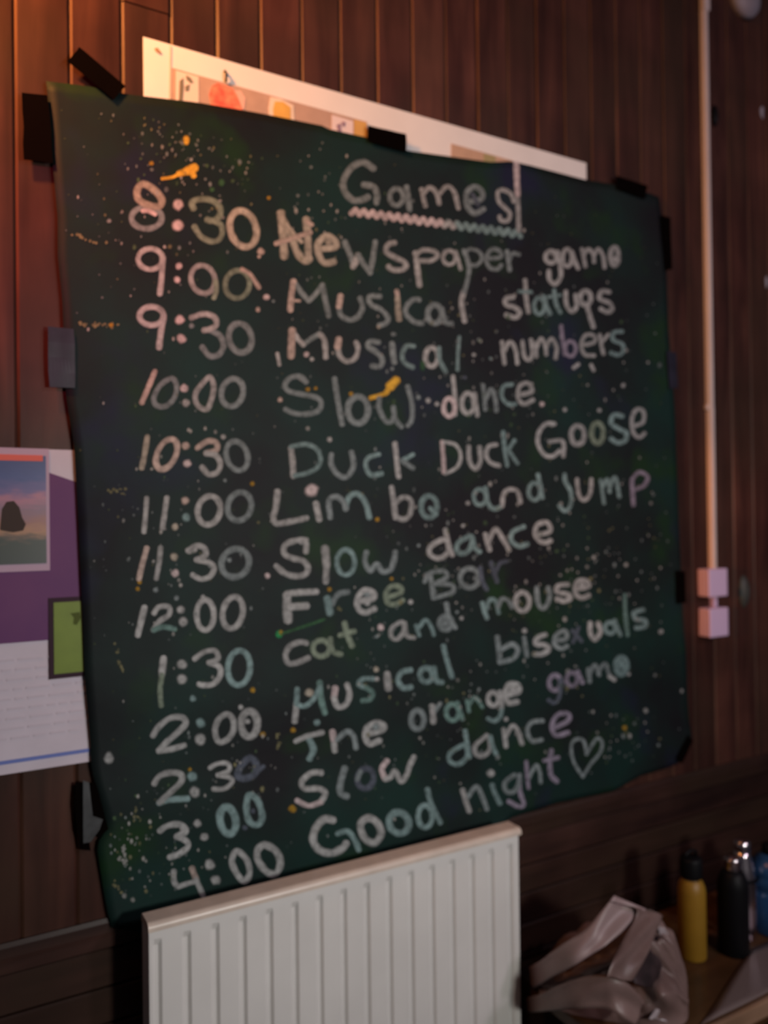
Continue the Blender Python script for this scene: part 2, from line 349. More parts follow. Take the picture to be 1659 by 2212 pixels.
flat('lilac_ink_drawing', [(738, 262), (747, 264), (745, 274), (739, 272)], lil, .0066, .0004, chart)
flat('yellow_square', [(765, 258), (793, 265), (793, 340), (764, 340)], mat('ochre_print', (.66, .38, .11), .6, .2, noise_scale=30, noise_mix=.12), .0062, .0006, chart)
flat('tan_strip', [(975, 310), (1108, 347), (1108, 430), (975, 430)], mat('tan_strip_print', (.56, .36, .24), .6, .2, noise_scale=25, noise_mix=.15), .0052, .0008, chart)
flat('green_smear', [(1045, 331), (1070, 338), (1070, 430), (1045, 430)], pl('olive_print', (.36, .30, .14)), .0058, .0005, chart)
flat('seam_line', [(368, 98), (370, 99), (368, 220), (366, 220)], pl('crease', (.66, .52, .42)), .0056, .0003, chart)
bm = bmesh.new(); q = P(488, 166, .008); tube(bm, [(q.x-.001, -.006, q.z+.012), (q.x, -.012, q.z+.004), (q.x, -.008, q.z-.010)], .0022)
obj('dark_pin', bm, M_BLACK, chart, world=True)
flat('pencil_smudge', [(334, 104), (341, 103), (350, 115), (345, 116), (336, 110)], pl('smudge', (.35, .22, .14)), .0056, .0004, chart)

# ------------------------------------------------------------ the painted sheet
def poly_at(pts, t):
    d = [0]
    for a, b in zip(pts, pts[1:]): d.append(d[-1]+math.hypot(b[0]-a[0], b[1]-a[1]))
    s = t*d[-1]
    for i in range(len(pts)-1):
        if s <= d[i+1] or i == len(pts)-2:
            f = (s-d[i])/max(d[i+1]-d[i], 1e-9); return (pts[i][0]+(pts[i+1][0]-pts[i][0])*f, pts[i][1]+(pts[i+1][1]-pts[i][1])*f)
OFF = .011
def hgt(x, z):
    return OFF + .0014*noise.noise(Vector((x*3.1, z*4.3, 1.7))) + .0016*math.sin(z*26+x*7+2*noise.noise(Vector((x*2, z*2, 5)))) * max(0, min(1, (1.45-z)/.5))
def w2(pts): return [(lambda q: (q.x, q.z))(P(px, py, OFF)) for px, py in pts]
top = w2([(100, 175), (190, 186), (270, 203), (425, 221), (560, 244), (700, 272), (712, 279), (795, 297), (878, 325), (1060, 350), (1105, 348), (1150, 358), (1265, 388), (1330, 398), (1395, 414), (1424, 425)])
bot = w2([(240, 2003), (262, 2006), (330, 2016), (700, 1925), (1060, 1812), (1100, 1768), (1200, 1737), (1330, 1709), (1385, 1676), (1440, 1660), (1466, 1648)])
lef = w2([(100, 175), (108, 260), (114, 352), (125, 470), (125, 553), (135, 653), (142, 853), (160, 963), (164, 1040), (167, 1103), (175, 1281), (182, 1456), (195, 1606), (197, 1659), (207, 1700), (220, 1740), (231, 1790), (208, 1824), (220, 1899), (230, 1960), (240, 2003)])
rig = w2([(1424, 425), (1430, 470), (1440, 580), (1443, 700), (1457, 880), (1462, 1000), (1468, 1150), (1475, 1300), (1482, 1420), (1490, 1560), (1494, 1598), (1466, 1648)])
NU, NV = 84, 84
bm = bmesh.new(); grid = []
c00, c10, c01, c11 = top[0], top[-1], bot[0], bot[-1]
for j in range(NV+1):
    v = j/NV; L = poly_at(lef, v); R = poly_at(rig, v); row = []
    for i in range(NU+1):
        u = i/NU; T = poly_at(top, u); Bt = poly_at(bot, u)
        p = [(1-u)*L[a]+u*R[a]+(1-v)*T[a]+v*Bt[a]-((1-u)*(1-v)*c00[a]+u*(1-v)*c10[a]+(1-u)*v*c01[a]+u*v*c11[a]) for a in (0, 1)]
        row.append(bm.verts.new((p[0], -hgt(p[0], p[1]), p[1])))
    grid.append(row)
for j in range(NV):
    for i in range(NU): bm.faces.new((grid[j][i], grid[j+1][i], grid[j+1][i+1], grid[j][i+1]))
sheet = tag(empty('painted_sheet', (0.9, -.01, 0.75)), 'large dark green splattered sheet headed Games with a chalked timetable, taped to the wall', 'sign')
so = obj('green_sheet', bm, M_SHEET, sheet, smooth=True, world=True)
sm = so.modifiers.new('thick', 'SOLIDIFY'); sm.thickness = .0008; sm.offset = 1

# ---- lettering: strokes traced on the sheet plane
INK = {'w': (.345, .355, .35), 'b': (.52, .44, .44), 'g': (.195, .235, .24), 't': (.185, .275, .275), 'n': (.20, .25, .19), 'k': (.42, .34, .30),
       'y': (.37, .34, .28), 'p': (.235, .21, .27), 'd': (.085, .10, .13), 'e': (.13, .22, .20), 'Y': (.72, .42, .05), 'O': (.42, .26, .06), 'G': (.03, .27, .09), 'h': (.04, .11, .05)}
REG = {'A': (260, 340, 4.1475), 'B': (260, 740, 4.1475), 'C': (260, 1120, 4.1475), 'D': (260, 1500, 4.1475), 'E': (640, 320, 4.1475), 'F': (1030, 320, 4.1475),
       'G': (580, 700, 4.1475), 'H': (930, 680, 3.318), 'I': (570, 1100, 4.1475), 'J': (900, 1100, 3.13), 'K': (600, 1440, 4.1475), 'L': (900, 1440, 3.318), 'P': (0, 0, 1)}
def smooth_pts(pts, step):
    if len(pts) < 3:
        out = []
        for a, b in zip(pts, pts[1:]):
            n = max(1, int(math.hypot(b[0]-a[0], b[1]-a[1])/step))
            out += [(a[0]+(b[0]-a[0])*i/n, a[1]+(b[1]-a[1])*i/n) for i in range(n)]
        return out+[pts[-1]]
    closed = pts[0] == pts[-1]; n = len(pts); out = []
    for i in range(n-1):
        p0 = pts[i-1] if i > 0 else (pts[-2] if closed else pts[0]); p1 = pts[i]; p2 = pts[i+1]
        p3 = pts[i+2] if i+2 < n else (pts[1] if closed else pts[-1])
        m = max(2, int(math.hypot(p2[0]-p1[0], p2[1]-p1[1])/step))
        for k in range(m):
            t = k/m
            out.append(tuple(.5*((2*p1[a])+(-p0[a]+p2[a])*t+(2*p0[a]-5*p1[a]+4*p2[a]-p3[a])*t*t+(-p0[a]+3*p1[a]-3*p2[a]+p3[a])*t**3) for a in (0, 1)))
    return out+[pts[-1]]
def ell(x0, y0, x1, y1, sl=0.0, n=14):
    cx, cy, a, b = (x0+x1)/2, (y0+y1)/2, (x1-x0)/2, (y1-y0)/2
    ps = [(cx+a*math.cos(2*math.pi*i/n-1.9)-sl*b*math.sin(2*math.pi*i/n-1.9), cy+b*math.sin(2*math.pi*i/n-1.9)) for i in range(n)]
    return ps+[ps[0]]
class Ink:
    def __init__(s): s.v = []; s.f = []; s.c = []
    def add(s, px, py, col, a):
        q = P(px, py, OFF); s.cnt = getattr(s, 'cnt', 0)
        s.v.append((q.x, -hgt(q.x, q.z)-.0009-s.lay, q.z)); s.c.append((*col, a)); return len(s.v)-1
    def stroke(s, pts, w, col):
        s.lay = random.random()*.0004
        ps = smooth_pts(pts, 3.2); n = len(ps); seed = random.random()*99; rows = []
        jj = random.uniform(.86, 1.1); col = tuple(min(1, c*jj) for c in col)
        def fr(i):
            a = ps[max(i-1, 0)]; b = ps[min(i+1, n-1)]; dx, dy = b[0]-a[0], b[1]-a[1]; L = math.hypot(dx, dy) or 1; return dx/L, dy/L
        caps = []
        for k in (3, 2, 1):
            d = fr(0); t = k/3*.5*w*.95; caps.append((ps[0][0]-d[0]*t, ps[0][1]-d[1]*t, d, math.sqrt(max(0.02, 1-(k/3*.97)**2))))
        mid = [(ps[i][0], ps[i][1], fr(i), 1) for i in range(n)]
        cape = []
        for k in (1, 2, 3):
            d = fr(n-1); t = k/3*.5*w*.95; cape.append((ps[-1][0]+d[0]*t, ps[-1][1]+d[1]*t, d, math.sqrt(max(0.02, 1-(k/3*.97)**2))))
        allp = caps+mid+cape
        for i, (x, y, d, m) in enumerate(allp):
            hw = w*.5*m*(1+.16*noise.noise(Vector((i*.23, seed, 0))))
            br = 1+.22*noise.noise(Vector((i*.11, seed, 3)))
            c = tuple(min(1, q*br) for q in col); edge = i == 0 or i == len(allp)-1
            rows.append([s.add(x-d[1]*hw*k, y+d[0]*hw*k, c, 0 if edge and abs(k) > .7 else al) for k, al in ((1.22, 0), (.74, .93), (0, 1), (-.74, .93), (-1.22, 0))])
        for a, b in zip(rows, rows[1:]):
            for i in range(4): s.f.append((a[i], a[i+1], b[i+1], b[i]))
    def dot(s, x, y, r, col, a=1, sx=1, sy=1):
        s.lay = random.random()*.0004
        c0 = s.add(x, y, col, a); n = 10 if r > 5 else 7; ph = random.random()*6
        i1 = []; i2 = []
        for i in range(n):
            an = 2*math.pi*i/n+ph; k = 1+random.uniform(-.12, .12)
            i1.append(s.add(x+.62*r*k*sx*math.cos(an), y+.62*r*k*sy*math.sin(an), col, a))
            i2.append(s.add(x+1.12*r*k*sx*math.cos(an), y+1.12*r*k*sy*math.sin(an), col, 0))
        for i in range(n):
            j = (i+1) % n; s.f.append((c0, i1[i], i1[j])); s.f.append((i1[i], i2[i], i2[j], i1[j]))
    def build(s, name, parent, label=None, kind=None):
        me = bpy.data.meshes.new(name); me.from_pydata(s.v, [], s.f); me.materials.append(M_CHALK)
        at = me.color_attributes.new('ink', 'FLOAT_COLOR', 'POINT')
        for i, c in enumerate(s.c): at.data[i].color = c
        o = bpy.data.objects.new(name, me); link(o, parent); o.matrix_parent_inverse = Matrix.Translation(-Vector(parent.location))
        tag(o, label, kind=kind); return o
# text entries: (region, width in region px, colour, points...) ; ('.', region, x, y, r, colour) ; ('o', region, w, colour, x0,y0,x1,y1,slant)
ROWS = [
('the underlined heading Games in pale chalk', [
 ('E', 58, 'g', (690,185),(600,130),(500,170),(425,280),(430,390),(510,470),(600,460),(640,440)), ('E', 55, 'g', (600,330),(690,350),(720,420),(715,490)),
 ('o','E',45,'g',835,365,955,515,0), ('E',50,'g',(985,350),(1000,450),(1012,555)),
 ('E',42,'w',(1120,370),(1135,440),(1155,520)), ('E',42,'w',(1135,410),(1190,355),(1250,400),(1278,500)), ('E',42,'w',(1275,420),(1345,345),(1410,390),(1450,540)),
 ('P',12,'g',(1014,436),(1040,430),(1040,414),(1024,404),(1008,416),(1008,444),(1024,461),(1044,452)), ('P',9,'d',(1020,420),(1032,442)),
 ('F',40,'w',(330,480),(300,410),(230,375),(185,400),(195,480),(245,530),(295,590),(275,650),(215,650),(200,615)),
 ('F',50,'b',(352,140),(356,280),(364,420)), ('F',44,'w',(362,420),(368,560),(374,740)),
]),
('chalked time 8:30', [
 ('A',62,'y',(150,300),(200,240),(300,290),(370,380),(345,440),(250,430),(165,380),(150,300)), ('o','A',52,'g',100,445,370,640,0), ('A',40,'b',(200,480),(250,480),(310,510)),
 ('.','A',515,425,52,'b'), ('.','A',510,615,55,'b'),
 ('A',55,'n',(655,460),(640,405),(720,375),(820,390),(890,450),(885,530),(830,570),(775,560)), ('A',50,'n',(830,570),(900,610),(910,680),(880,740),(810,755),(720,710),(660,620)),
 ('o','A',58,'y',980,480,1215,805,-.15), ('.','A',1255,845,34,'k'), ('.','A',1240,892,17,'k'),
]),
('chalked words Newspaper game', [
 ('A',70,'y',(1435,500),(1455,690),(1465,890)), ('A',66,'y',(1450,560),(1530,720),(1580,850),(1650,930),(1690,905)), ('E',62,'y',(105,990),(100,800),(85,640)), ('E',40,'k',(90,660),(135,690)),
 ('A',44,'k',(1390,775),(1500,740),(1650,690),(1700,675)), ('A',36,'y',(1480,600),(1560,700),(1620,760)),
 ('E',58,'y',(215,905),(345,890),(350,840),(270,790),(190,860),(200,960),(250,1030),(335,1020)), ('.','E',285,845,30,'y'),
 ('E',50,'g',(430,840),(480,960),(510,1060)), ('E',52,'w',(505,1065),(530,1020),(550,960)), ('E',48,'g',(550,960),(600,1040),(660,1120)), ('E',46,'g',(660,1120),(685,980),(705,840)),
 ('E',48,'w',(880,850),(820,865),(802,930),(880,980),(960,1020),(982,1060),(940,1092),(860,1090),(822,1062)),
 ('E',50,'w',(1065,940),(1085,1100),(1102,1230)), ('E',42,'w',(1070,955),(1130,915),(1230,925),(1262,970),(1200,1010),(1105,1010)),
 ('o','E',36,'w',1312,920,1425,1045,0), ('E',36,'w',(1425,930),(1445,1000),(1470,1085)),
 ('E',42,'g',(1495,920),(1530,1000),(1545,1090),(1525,1210),(1500,1290)), ('E',36,'g',(1510,935),(1560,905),(1640,935),(1659,1000),(1610,1050),(1560,1050)),
 ('F',38,'g',(80,990),(210,980),(200,925),(130,910),(80,985),(110,1070),(180,1085),(215,1050)), ('F',40,'g',(268,925),(280,1010),(292,1095)), ('F',38,'g',(288,1000),(320,945),(375,955)),
 ('o','F',42,'w',612,925,715,1030,0), ('F',42,'w',(722,930),(745,1050),(750,1150),(700,1218),(650,1180),(645,1100)),
 ('o','F',38,'w',768,905,850,1060,0), ('F',38,'w',(850,930),(870,1000),(905,1078)),
 ('F',36,'w',(940,905),(955,980),(970,1060)), ('F',34,'w',(955,960),(1000,905),(1040,950),(1050,1020)), ('F',36,'w',(1048,960),(1090,905),(1130,970),(1142,1070)),
 ('o','F',44,'w',1195,890,1268,1050,0), ('.','F',1240,1000,38,'w'),
]),
('chalked time 9:00', [
 ('o','A',46,'w',158,820,378,1005,0), ('A',52,'w',(378,900),(368,1080),(352,1225)), ('.','A',525,975,33,'b'), ('.','A',508,1100,33,'b'),
 ('o','A',46,'w',630,970,845,1220,-.1), ('A',44,'n',(850,1110),(855,1200),(835,1262)), ('o','A',46,'n',937,1015,1155,1265,.05),
 ('A',40,'k',(1085,1005),(1160,1050),(1240,1170)), ('.','A',1308,1255,30,'b'), ('.','A',1370,1290,16,'g'), ('.','A',1230,1365,24,'k'),
]),
('chalked words Musical statues', [
 ('A',52,'k',(1520,1370),(1530,1240),(1548,1110)), ('E',46,'g',(-28,1190),(40,1290),(110,1370)), ('E',46,'g',(110,1370),(170,1310),(230,1230)), ('E',48,'g',(232,1225),(260,1370),(290,1505)), ('E',26,'k',(-30,1365),(30,1370)),
 ('E',54,'k',(395,1325),(380,1420)), ('E',48,'g',(380,1420),(400,1500),(480,1540),(550,1510),(592,1430),(570,1345)),
 ('E',46,'g',(750,1330),(655,1330),(665,1400),(760,1450),(820,1520),(800,1570),(740,1590)), ('.','E',735,1600,20,'y'),
 ('E',42,'k',(898,1280),(905,1330)), ('E',52,'y',(905,1350),(910,1450),(920,1535)),
 ('E',46,'g',(1100,1360),(1040,1360),(980,1430),(990,1500),(1060,1560),(1130,1570)), ('o','E',50,'g',1175,1405,1300,1570,0), ('E',46,'g',(1300,1440),(1335,1560),(1390,1572)),
 ('E',48,'w',(1500,1285),(1478,1380),(1490,1470),(1508,1550)),
 ('F',44,'w',(325,1335),(260,1350),(258,1400),(340,1430),(382,1470),(350,1518),(262,1495)), ('F',42,'w',(430,1185),(440,1350),(460,1470)), ('F',34,'t',(375,1285),(485,1290)),
 ('o','F',38,'t',512,1340,605,1488,0), ('F',38,'t',(598,1330),(620,1420),(655,1485)), ('F',38,'t',(690,1275),(705,1390),(745,1475)), ('F',32,'t',(640,1335),(745,1318)),
 ('F',40,'w',(795,1285),(800,1400),(850,1465),(890,1420),(882,1315)), ('o','F',46,'w',922,1282,1020,1405,0), ('F',44,'w',(985,1410),(1010,1500),(1042,1600)),
 ('F',42,'w',(1185,1290),(1115,1285),(1098,1350),(1180,1385),(1210,1440),(1168,1470),(1108,1440)),
]),
('chalked time 9:30', [
 ('o','A',50,'w',170,1340,385,1505,0), ('A',56,'w',(382,1450),(360,1580),(345,1705)), ('.','A',530,1455,45,'b'), ('.','A',545,1625,44,'b'),
 ('A',50,'w',(632,1440),(740,1405),(835,1430),(858,1500),(800,1540),(745,1552)), ('A',52,'g',(800,1550),(890,1600),(922,1690),(880,1768),(800,1780),(730,1700)), ('o','A',54,'g',970,1490,1175,1750,-.1), ('.','A',635,1510,26,'g'),
]),
('chalked words Musical numbers', [
 ('G',62,'k',(200,290),(205,180),(210,55)), ('G',48,'w',(212,60),(260,130),(310,185)), ('G',46,'g',(310,185),(370,140),(455,90)), ('G',48,'w',(460,92),(500,150),(512,300)), ('B',34,'w',(1405,100),(1425,200)),
 ('G',58,'k',(628,135),(618,210)), ('G',46,'w',(618,210),(640,290),(700,335),(775,305),(800,220),(780,165)),
 ('G',48,'g',(985,165),(910,158),(888,200),(960,250),(1015,310),(1000,380),(925,375)), ('G',50,'g',(1105,175),(1112,260),(1125,345)), ('.','G',1115,92,22,'g'),
 ('G',44,'t',(1300,200),(1230,200),(1195,280),(1220,350),(1290,390)), ('o','G',44,'w',1402,212,1515,380,0), ('G',42,'t',(1525,215),(1530,320),(1582,425)),
 ('.','G',340,272,28,'b'), ('.','G',388,315,22,'w'), ('.','G',1105,402,20,'g'),
 ('H',26,'t',(205,160),(195,280),(192,395)),
 ('H',32,'w',(512,195),(520,270),(528,350)), ('H',30,'w',(530,260),(565,195),(605,240),(622,350)), ('H',30,'w',(658,190),(670,290),(700,325),(730,280),(718,180)),
 ('H',30,'w',(750,200),(757,300)), ('H',28,'w',(762,230),(790,170),(820,220),(828,285)), ('H',28,'w',(830,225),(868,170),(902,235),(895,312)), ('H',28,'p',(935,80),(945,180),(962,285)), ('o','H',28,'p',965,190,1040,298,0),
 ('H',28,'w',(1080,218),(1172,198),(1168,150),(1110,148),(1078,215),(1105,285),(1172,292)), ('H',28,'w',(1212,145),(1222,210),(1238,280)), ('H',26,'w',(1232,190),(1272,142)), ('H',30,'t',(1372,120),(1312,128),(1308,180),(1370,210),(1382,258),(1345,288),(1292,272)),
 ('.','H',310,287,16,'w'), ('.','H',430,315,13,'t'), ('H',28,'w',(1025,380),(1058,355)), ('H',26,'w',(1150,360),(1168,398)), ('.','H',1380,507,17,'w'), ('.','H',245,450,15,'d'),
]),
('chalked time 10:00', [
 ('B',48,'k',(308,260),(250,400),(190,540)), ('B',48,'g',(460,322),(360,380),(300,490),(318,560),(400,572),(480,500),(502,390),(460,322)), ('.','B',570,410,40,'b'), ('.','B',588,540,38,'w'),
 ('B',48,'w',(800,310),(720,385),(670,470),(690,560),(770,600),(812,520),(835,400),(800,310)), ('o','B',50,'g',905,325,1100,572,.1),
]),
('chalked words Slow dance beside 10:00', [
 ('G',48,'g',(335,520),(290,472),(200,480),(148,540),(180,600),(300,630),(430,660),(472,710),(440,780),(330,808),(230,800),(150,765)), ('G',42,'w',(280,480),(340,520)),
 ('G',48,'g',(590,490),(620,690),(658,900)), ('o','G',56,'g',710,650,890,890,0), ('G',46,'g',(990,665),(990,760),(1040,860),(1090,880),(1122,820),(1115,745)), ('G',44,'g',(1122,820),(1150,880),(1190,920)),
 ('G',42,'g',(1242,560),(1280,700),(1282,850),(1245,910)), ('.','G',1340,657,24,'g'), ('.','G',1428,685,26,'w'), ('.','G',1505,717,23,'w'), ('.','G',105,677,26,'k'),
 ('o','H',34,'b',92,600,172,728,0), ('H',34,'w',(158,445),(172,590),(172,715)), ('o','H',36,'w',222,562,312,708,0), ('H',32,'w',(315,565),(325,650),(335,722)),
 ('H',30,'g',(375,505),(385,600),(392,680)), ('H',32,'g',(398,600),(430,535),(460,590),(470,690)), ('H',30,'t',(582,500),(522,515),(510,590),(555,640),(605,640)), ('H',32,'w',(625,575),(722,552),(700,492),(640,508),(625,590),(665,640),(732,610)),
 ('.','H',797,642,20,'b'), ('.','H',960,680,17,'w'), ('.','H',1207,685,17,'w'), ('.','H',45,642,14,'w'),
]),
('chalked time 10:30', [
 ('B',50,'y',(240,845),(218,990),(190,1125)), ('o','B',52,'k',325,865,500,1135,.3), ('.','B',585,925,38,'k'), ('.','B',600,1085,38,'b'),
 ('B',50,'k',(688,945),(780,885),(855,895),(862,960),(765,992)), ('B',50,'w',(765,992),(850,1010),(895,1080),(870,1160),(790,1180),(730,1115)), ('o','B',50,'g',948,885,1140,1145,-.15), ('.','B',922,845,24,'w'), ('.','B',935,1235,20,'g'),
]),
('chalked words Duck Duck Goose', [
 ('G',52,'w',(200,1110),(215,1240),(222,1365)), ('G',42,'t',(200,1100),(330,1078),(430,1120),(465,1210),(430,1290),(330,1340),(232,1358)), ('G',48,'g',(560,1170),(560,1260),(620,1350),(700,1368),(758,1270),(740,1150)),
 ('G',44,'t',(985,1168),(890,1200),(868,1270),(910,1350),(1010,1340)), ('G',46,'w',(1130,1070),(1145,1220),(1162,1370)), ('G',42,'t',(1292,1170),(1190,1225)), ('G',42,'g',(1190,1225),(1292,1292)), ('.','G',545,1035,26,'w'),
 ('H',32,'b',(82,910),(90,1020),(95,1130)), ('H',26,'w',(95,912),(180,935),(215,1010),(190,1090),(105,1140)), ('H',34,'w',(272,945),(278,1050),(320,1105),(355,1050),(350,950)), ('H',32,'w',(470,930),(415,945),(398,1010),(430,1060),(490,1082)),
 ('H',30,'t',(518,840),(530,960),(548,1080)), ('H',28,'t',(602,900),(555,970)), ('H',28,'t',(555,970),(622,1065)),
 ('H',32,'w',(885,782),(820,785),(772,850),(770,930),(810,1000),(870,1015),(925,975)), ('H',30,'w',(850,910),(945,908),(950,1015)), ('o','H',36,'w',1005,795,1100,930,0), ('o','H',36,'n',1152,775,1235,922,0),
 ('H',34,'t',(1372,728),(1310,720),(1292,780),(1350,820),(1400,850),(1392,900),(1340,918),(1290,888)), ('H',30,'w',(1445,800),(1520,768),(1520,690),(1470,682),(1440,750),(1450,840),(1490,880),(1530,850)),
]),
('chalked time 11:00', [
 ('B',46,'w',(235,1395),(225,1540),(210,1696)), ('B',48,'w',(415,1390),(395,1530),(375,1665)), ('.','B',580,1415,38,'k'), ('.','B',590,1565,40,'t'), ('.','B',490,1650,34,'y'),
 ('o','B',52,'w',692,1375,895,1632,.1), ('o','B',52,'g',960,1342,1172,1595,.1),
]),
('chalked words Limbo and jump', [
 ('P',14,'w',(599,1062),(596,1094),(590,1116)), ('P',12.5,'w',(590,1118),(597,1131),(630,1126),(662,1119)), ('.','G',385,1490,62,'b'), ('P',14,'w',(682,1088),(689,1122)),
 ('P',12,'g',(713,1118),(710,1082),(726,1073),(742,1086),(746,1100)), ('P',12,'t',(746,1098),(754,1073),(772,1067),(788,1085),(797,1118)),
 ('P',12,'w',(845,1053),(850,1090),(853,1118)), ('P',11,'w',(853,1087),(870,1074),(887,1082),(885,1110),(872,1122),(855,1117)), ('o','P',12,'t',909,1071,943,1118,0), ('P',9,'t',(928,1098),(942,1112)),
 ('o','H',32,'t',308,1250,398,1362,0), ('H',32,'t',(392,1240),(412,1350),(455,1392),(512,1370)), ('H',32,'w',(512,1370),(520,1290),(560,1252),(620,1265),(642,1345)), ('o','H',30,'t',700,1205,785,1328,0), ('H',30,'t',(768,1145),(785,1230),(800,1312)),
 ('.','H',265,1350,17,'w'),
 ('H',30,'t',(960,1145),(962,1190),(1002,1270),(1002,1360),(962,1408),(920,1368)), ('H',30,'w',(1048,1180),(1060,1285),(1098,1328),(1142,1280),(1150,1180)),
 ('H',28,'t',(1218,1185),(1230,1270),(1242,1350)), ('H',28,'t',(1232,1230),(1265,1180),(1282,1270)), ('H',28,'t',(1282,1240),(1322,1165),(1352,1305)), ('H',32,'p',(1440,1185),(1445,1270),(1452,1362)), ('H',30,'p',(1440,1185),(1490,1130),(1552,1160),(1530,1222),(1468,1250)),
]),
('chalked time 11:30', [
 ('C',50,'k',(235,265),(195,410),(165,540)), ('C',46,'w',(360,262),(345,400),(320,538)), ('.','C',480,345,38,'y'), ('.','C',490,490,38,'b'),
 ('C',52,'w',(605,290),(680,245),(750,265),(762,330),(680,370)), ('C',48,'w',(680,370),(800,400),(838,450),(800,520),(720,542),(645,505)), ('C',40,'w',(620,300),(670,280)), ('o','C',56,'g',905,272,1150,525,.1), ('.','C',1315,512,28,'b'), ('.','C',975,370,24,'g'),
]),
('chalked words Slow dance beside 11:30', [
 ('I',52,'w',(375,380),(370,285),(290,280),(190,320),(182,400),(260,440),(350,465),(392,520),(370,580),(280,600),(180,570),(108,508)), ('I',34,'w',(330,300),(385,270)), ('I',70,'w',(545,350),(558,500)), ('I',54,'w',(558,500),(550,650)),
 ('o','I',44,'t',650,362,808,588,0), ('I',50,'g',(915,385),(900,470),(950,550),(1005,490),(1060,560),(1130,540),(1160,460),(1172,385)),
 ('J',34,'w',(192,140),(212,230),(240,310)), ('J',34,'w',(188,205),(95,250),(88,305),(150,332),(212,285),(188,205)), ('J',34,'t',(370,185),(285,222),(272,282),(320,300),(362,258),(370,185)), ('J',32,'t',(375,190),(390,260),(425,288)),
 ('J',34,'w',(462,170),(475,220),(492,275)), ('J',34,'w',(482,220),(530,135),(580,200),(622,275)), ('J',32,'t',(722,118),(645,155),(640,215),(690,250),(745,235)), ('J',32,'w',(808,172),(898,150),(880,90),(812,108),(800,180),(850,225),(905,212)),
 ('.','J',312,112,15,'w'), ('.','J',10,245,14,'g'),
]),
('chalked time 12:00', [
 ('C',54,'w',(215,795),(185,920),(155,1045)), ('C',48,'w',(300,850),(340,795),(430,790),(435,860),(350,920),(292,1000)), ('C',48,'e',(295,1000),(380,970),(485,990)), ('.','C',540,815,38,'w'), ('.','C',565,925,44,'w'),
 ('o','C',50,'w',682,728,835,1000,0), ('o','C',52,'w',915,702,1095,985,.12), ('.','C',500,712,25,'g'), ('.','C',315,640,25,'g'), ('.','C',740,700,22,'w'),
]),
('chalked words Free Bar', [
 ('I',78,'w',(205,770),(208,900),(215,995)), ('I',56,'w',(205,755),(330,745),(470,738)), ('I',66,'w',(230,875),(380,865)),
 ('I',66,'t',(565,800),(590,930)), ('I',50,'g',(610,850),(660,765),(750,740)), ('I',52,'w',(840,825),(970,800),(980,750),(900,722),(838,790),(840,880),(900,925),(990,890)), ('.','I',925,835,34,'w'), ('.','I',925,760,40,'g'),
 ('I',48,'n',(1090,790),(1220,750),(1220,700),(1140,690),(1088,760),(1110,840),(1180,850),(1240,815)), ('.','I',1310,830,25,'w'),
 ('J',34,'g',(90,440),(100,520),(112,600)), ('J',32,'g',(50,490),(90,430),(180,420),(202,460),(115,505)), ('J',32,'g',(115,505),(232,512),(240,560),(118,598)),
 ('o','J',34,'g',292,400,420,530,0), ('J',30,'d',(430,395),(440,480),(472,542)), ('J',32,'d',(500,360),(520,430),(542,490)), ('J',28,'d',(532,430),(560,365),(605,352)), ('.','J',508,380,18,'g'),
]),
('chalked time 1:30', [
 ('C',58,'w',(385,1250),(368,1400)), ('C',48,'n',(368,1400),(352,1540),(362,1675)), ('.','C',550,1305,46,'w'), ('.','C',550,1440,48,'w'),
 ('C',48,'w',(662,1258),(750,1195),(845,1185),(872,1255),(790,1290)), ('C',50,'w',(790,1290),(880,1325),(892,1400),(830,1480),(740,1492),(700,1482)), ('o','C',52,'t',960,1182,1160,1492,.05), ('.','C',645,1610,32,'t'),
]),
('chalked words cat and mouse', [
 ('I',50,'w',(382,1200),(320,1190),(230,1230),(192,1310),(220,1380),(300,1372),(400,1330)), ('o','I',48,'n',438,1175,588,1318,0), ('I',48,'n',(595,1160),(615,1270),(690,1300)), ('I',52,'n',(722,1020),(745,1120),(790,1225)), ('I',46,'n',(680,1130),(810,1092)),
 ('.','I',1045,1060,34,'b'), ('.','I',1010,1140,18,'g'),
 ('I',42,'w',(1235,1012),(1150,1060),(1140,1140),(1200,1162),(1255,1080),(1235,1012)), ('I',40,'w',(1262,1020),(1280,1130),(1345,1150)), ('I',36,'t',(1360,1040),(1392,1130)), ('I',38,'t',(1390,1060),(1440,992),(1490,1040),(1520,1125)),
 ('J',34,'g',(198,640),(215,730),(258,800)), ('o','J',38,'g',150,725,235,815,0), ('.','J',190,770,28,'g'), ('.','J',300,735,16,'w'), ('.','J',270,695,13,'g'),
 ('J',34,'t',(440,635),(455,690),(472,735)), ('J',30,'t',(462,690),(490,615),(530,620),(552,700)), ('J',30,'g',(548,660),(575,605),(620,620),(642,662)), ('o','J',34,'w',665,562,762,688,0),
 ('J',32,'g',(810,530),(820,635),(860,670),(897,600),(887,530)), ('J',32,'w',(1022,508),(955,518),(948,558),(1020,575),(1042,602),(992,622),(948,605)), ('J',34,'w',(1070,540),(1160,522),(1140,482),(1082,490),(1070,560),(1110,600),(1162,582)), ('.','J',1115,510,22,'w'),
]),
('chalked time 2:00', [
 ('D',54,'w',(290,370),(340,290),(440,212),(550,205),(582,260),(510,340),(420,420),(345,500)), ('D',52,'w',(340,505),(450,490),(572,455)), ('.','D',715,255,46,'t'), ('.','D',715,405,54,'w'),
 ('D',52,'w',(950,175),(880,220),(845,320),(880,425),(960,400),(1010,320),(1005,220),(950,175)), ('o','D',64,'w',1080,148,1225,378,0), ('.','D',1075,112,25,'w'), ('.','D',1135,240,28,'w'),
]),
('chalked words Musical bisexuals', [
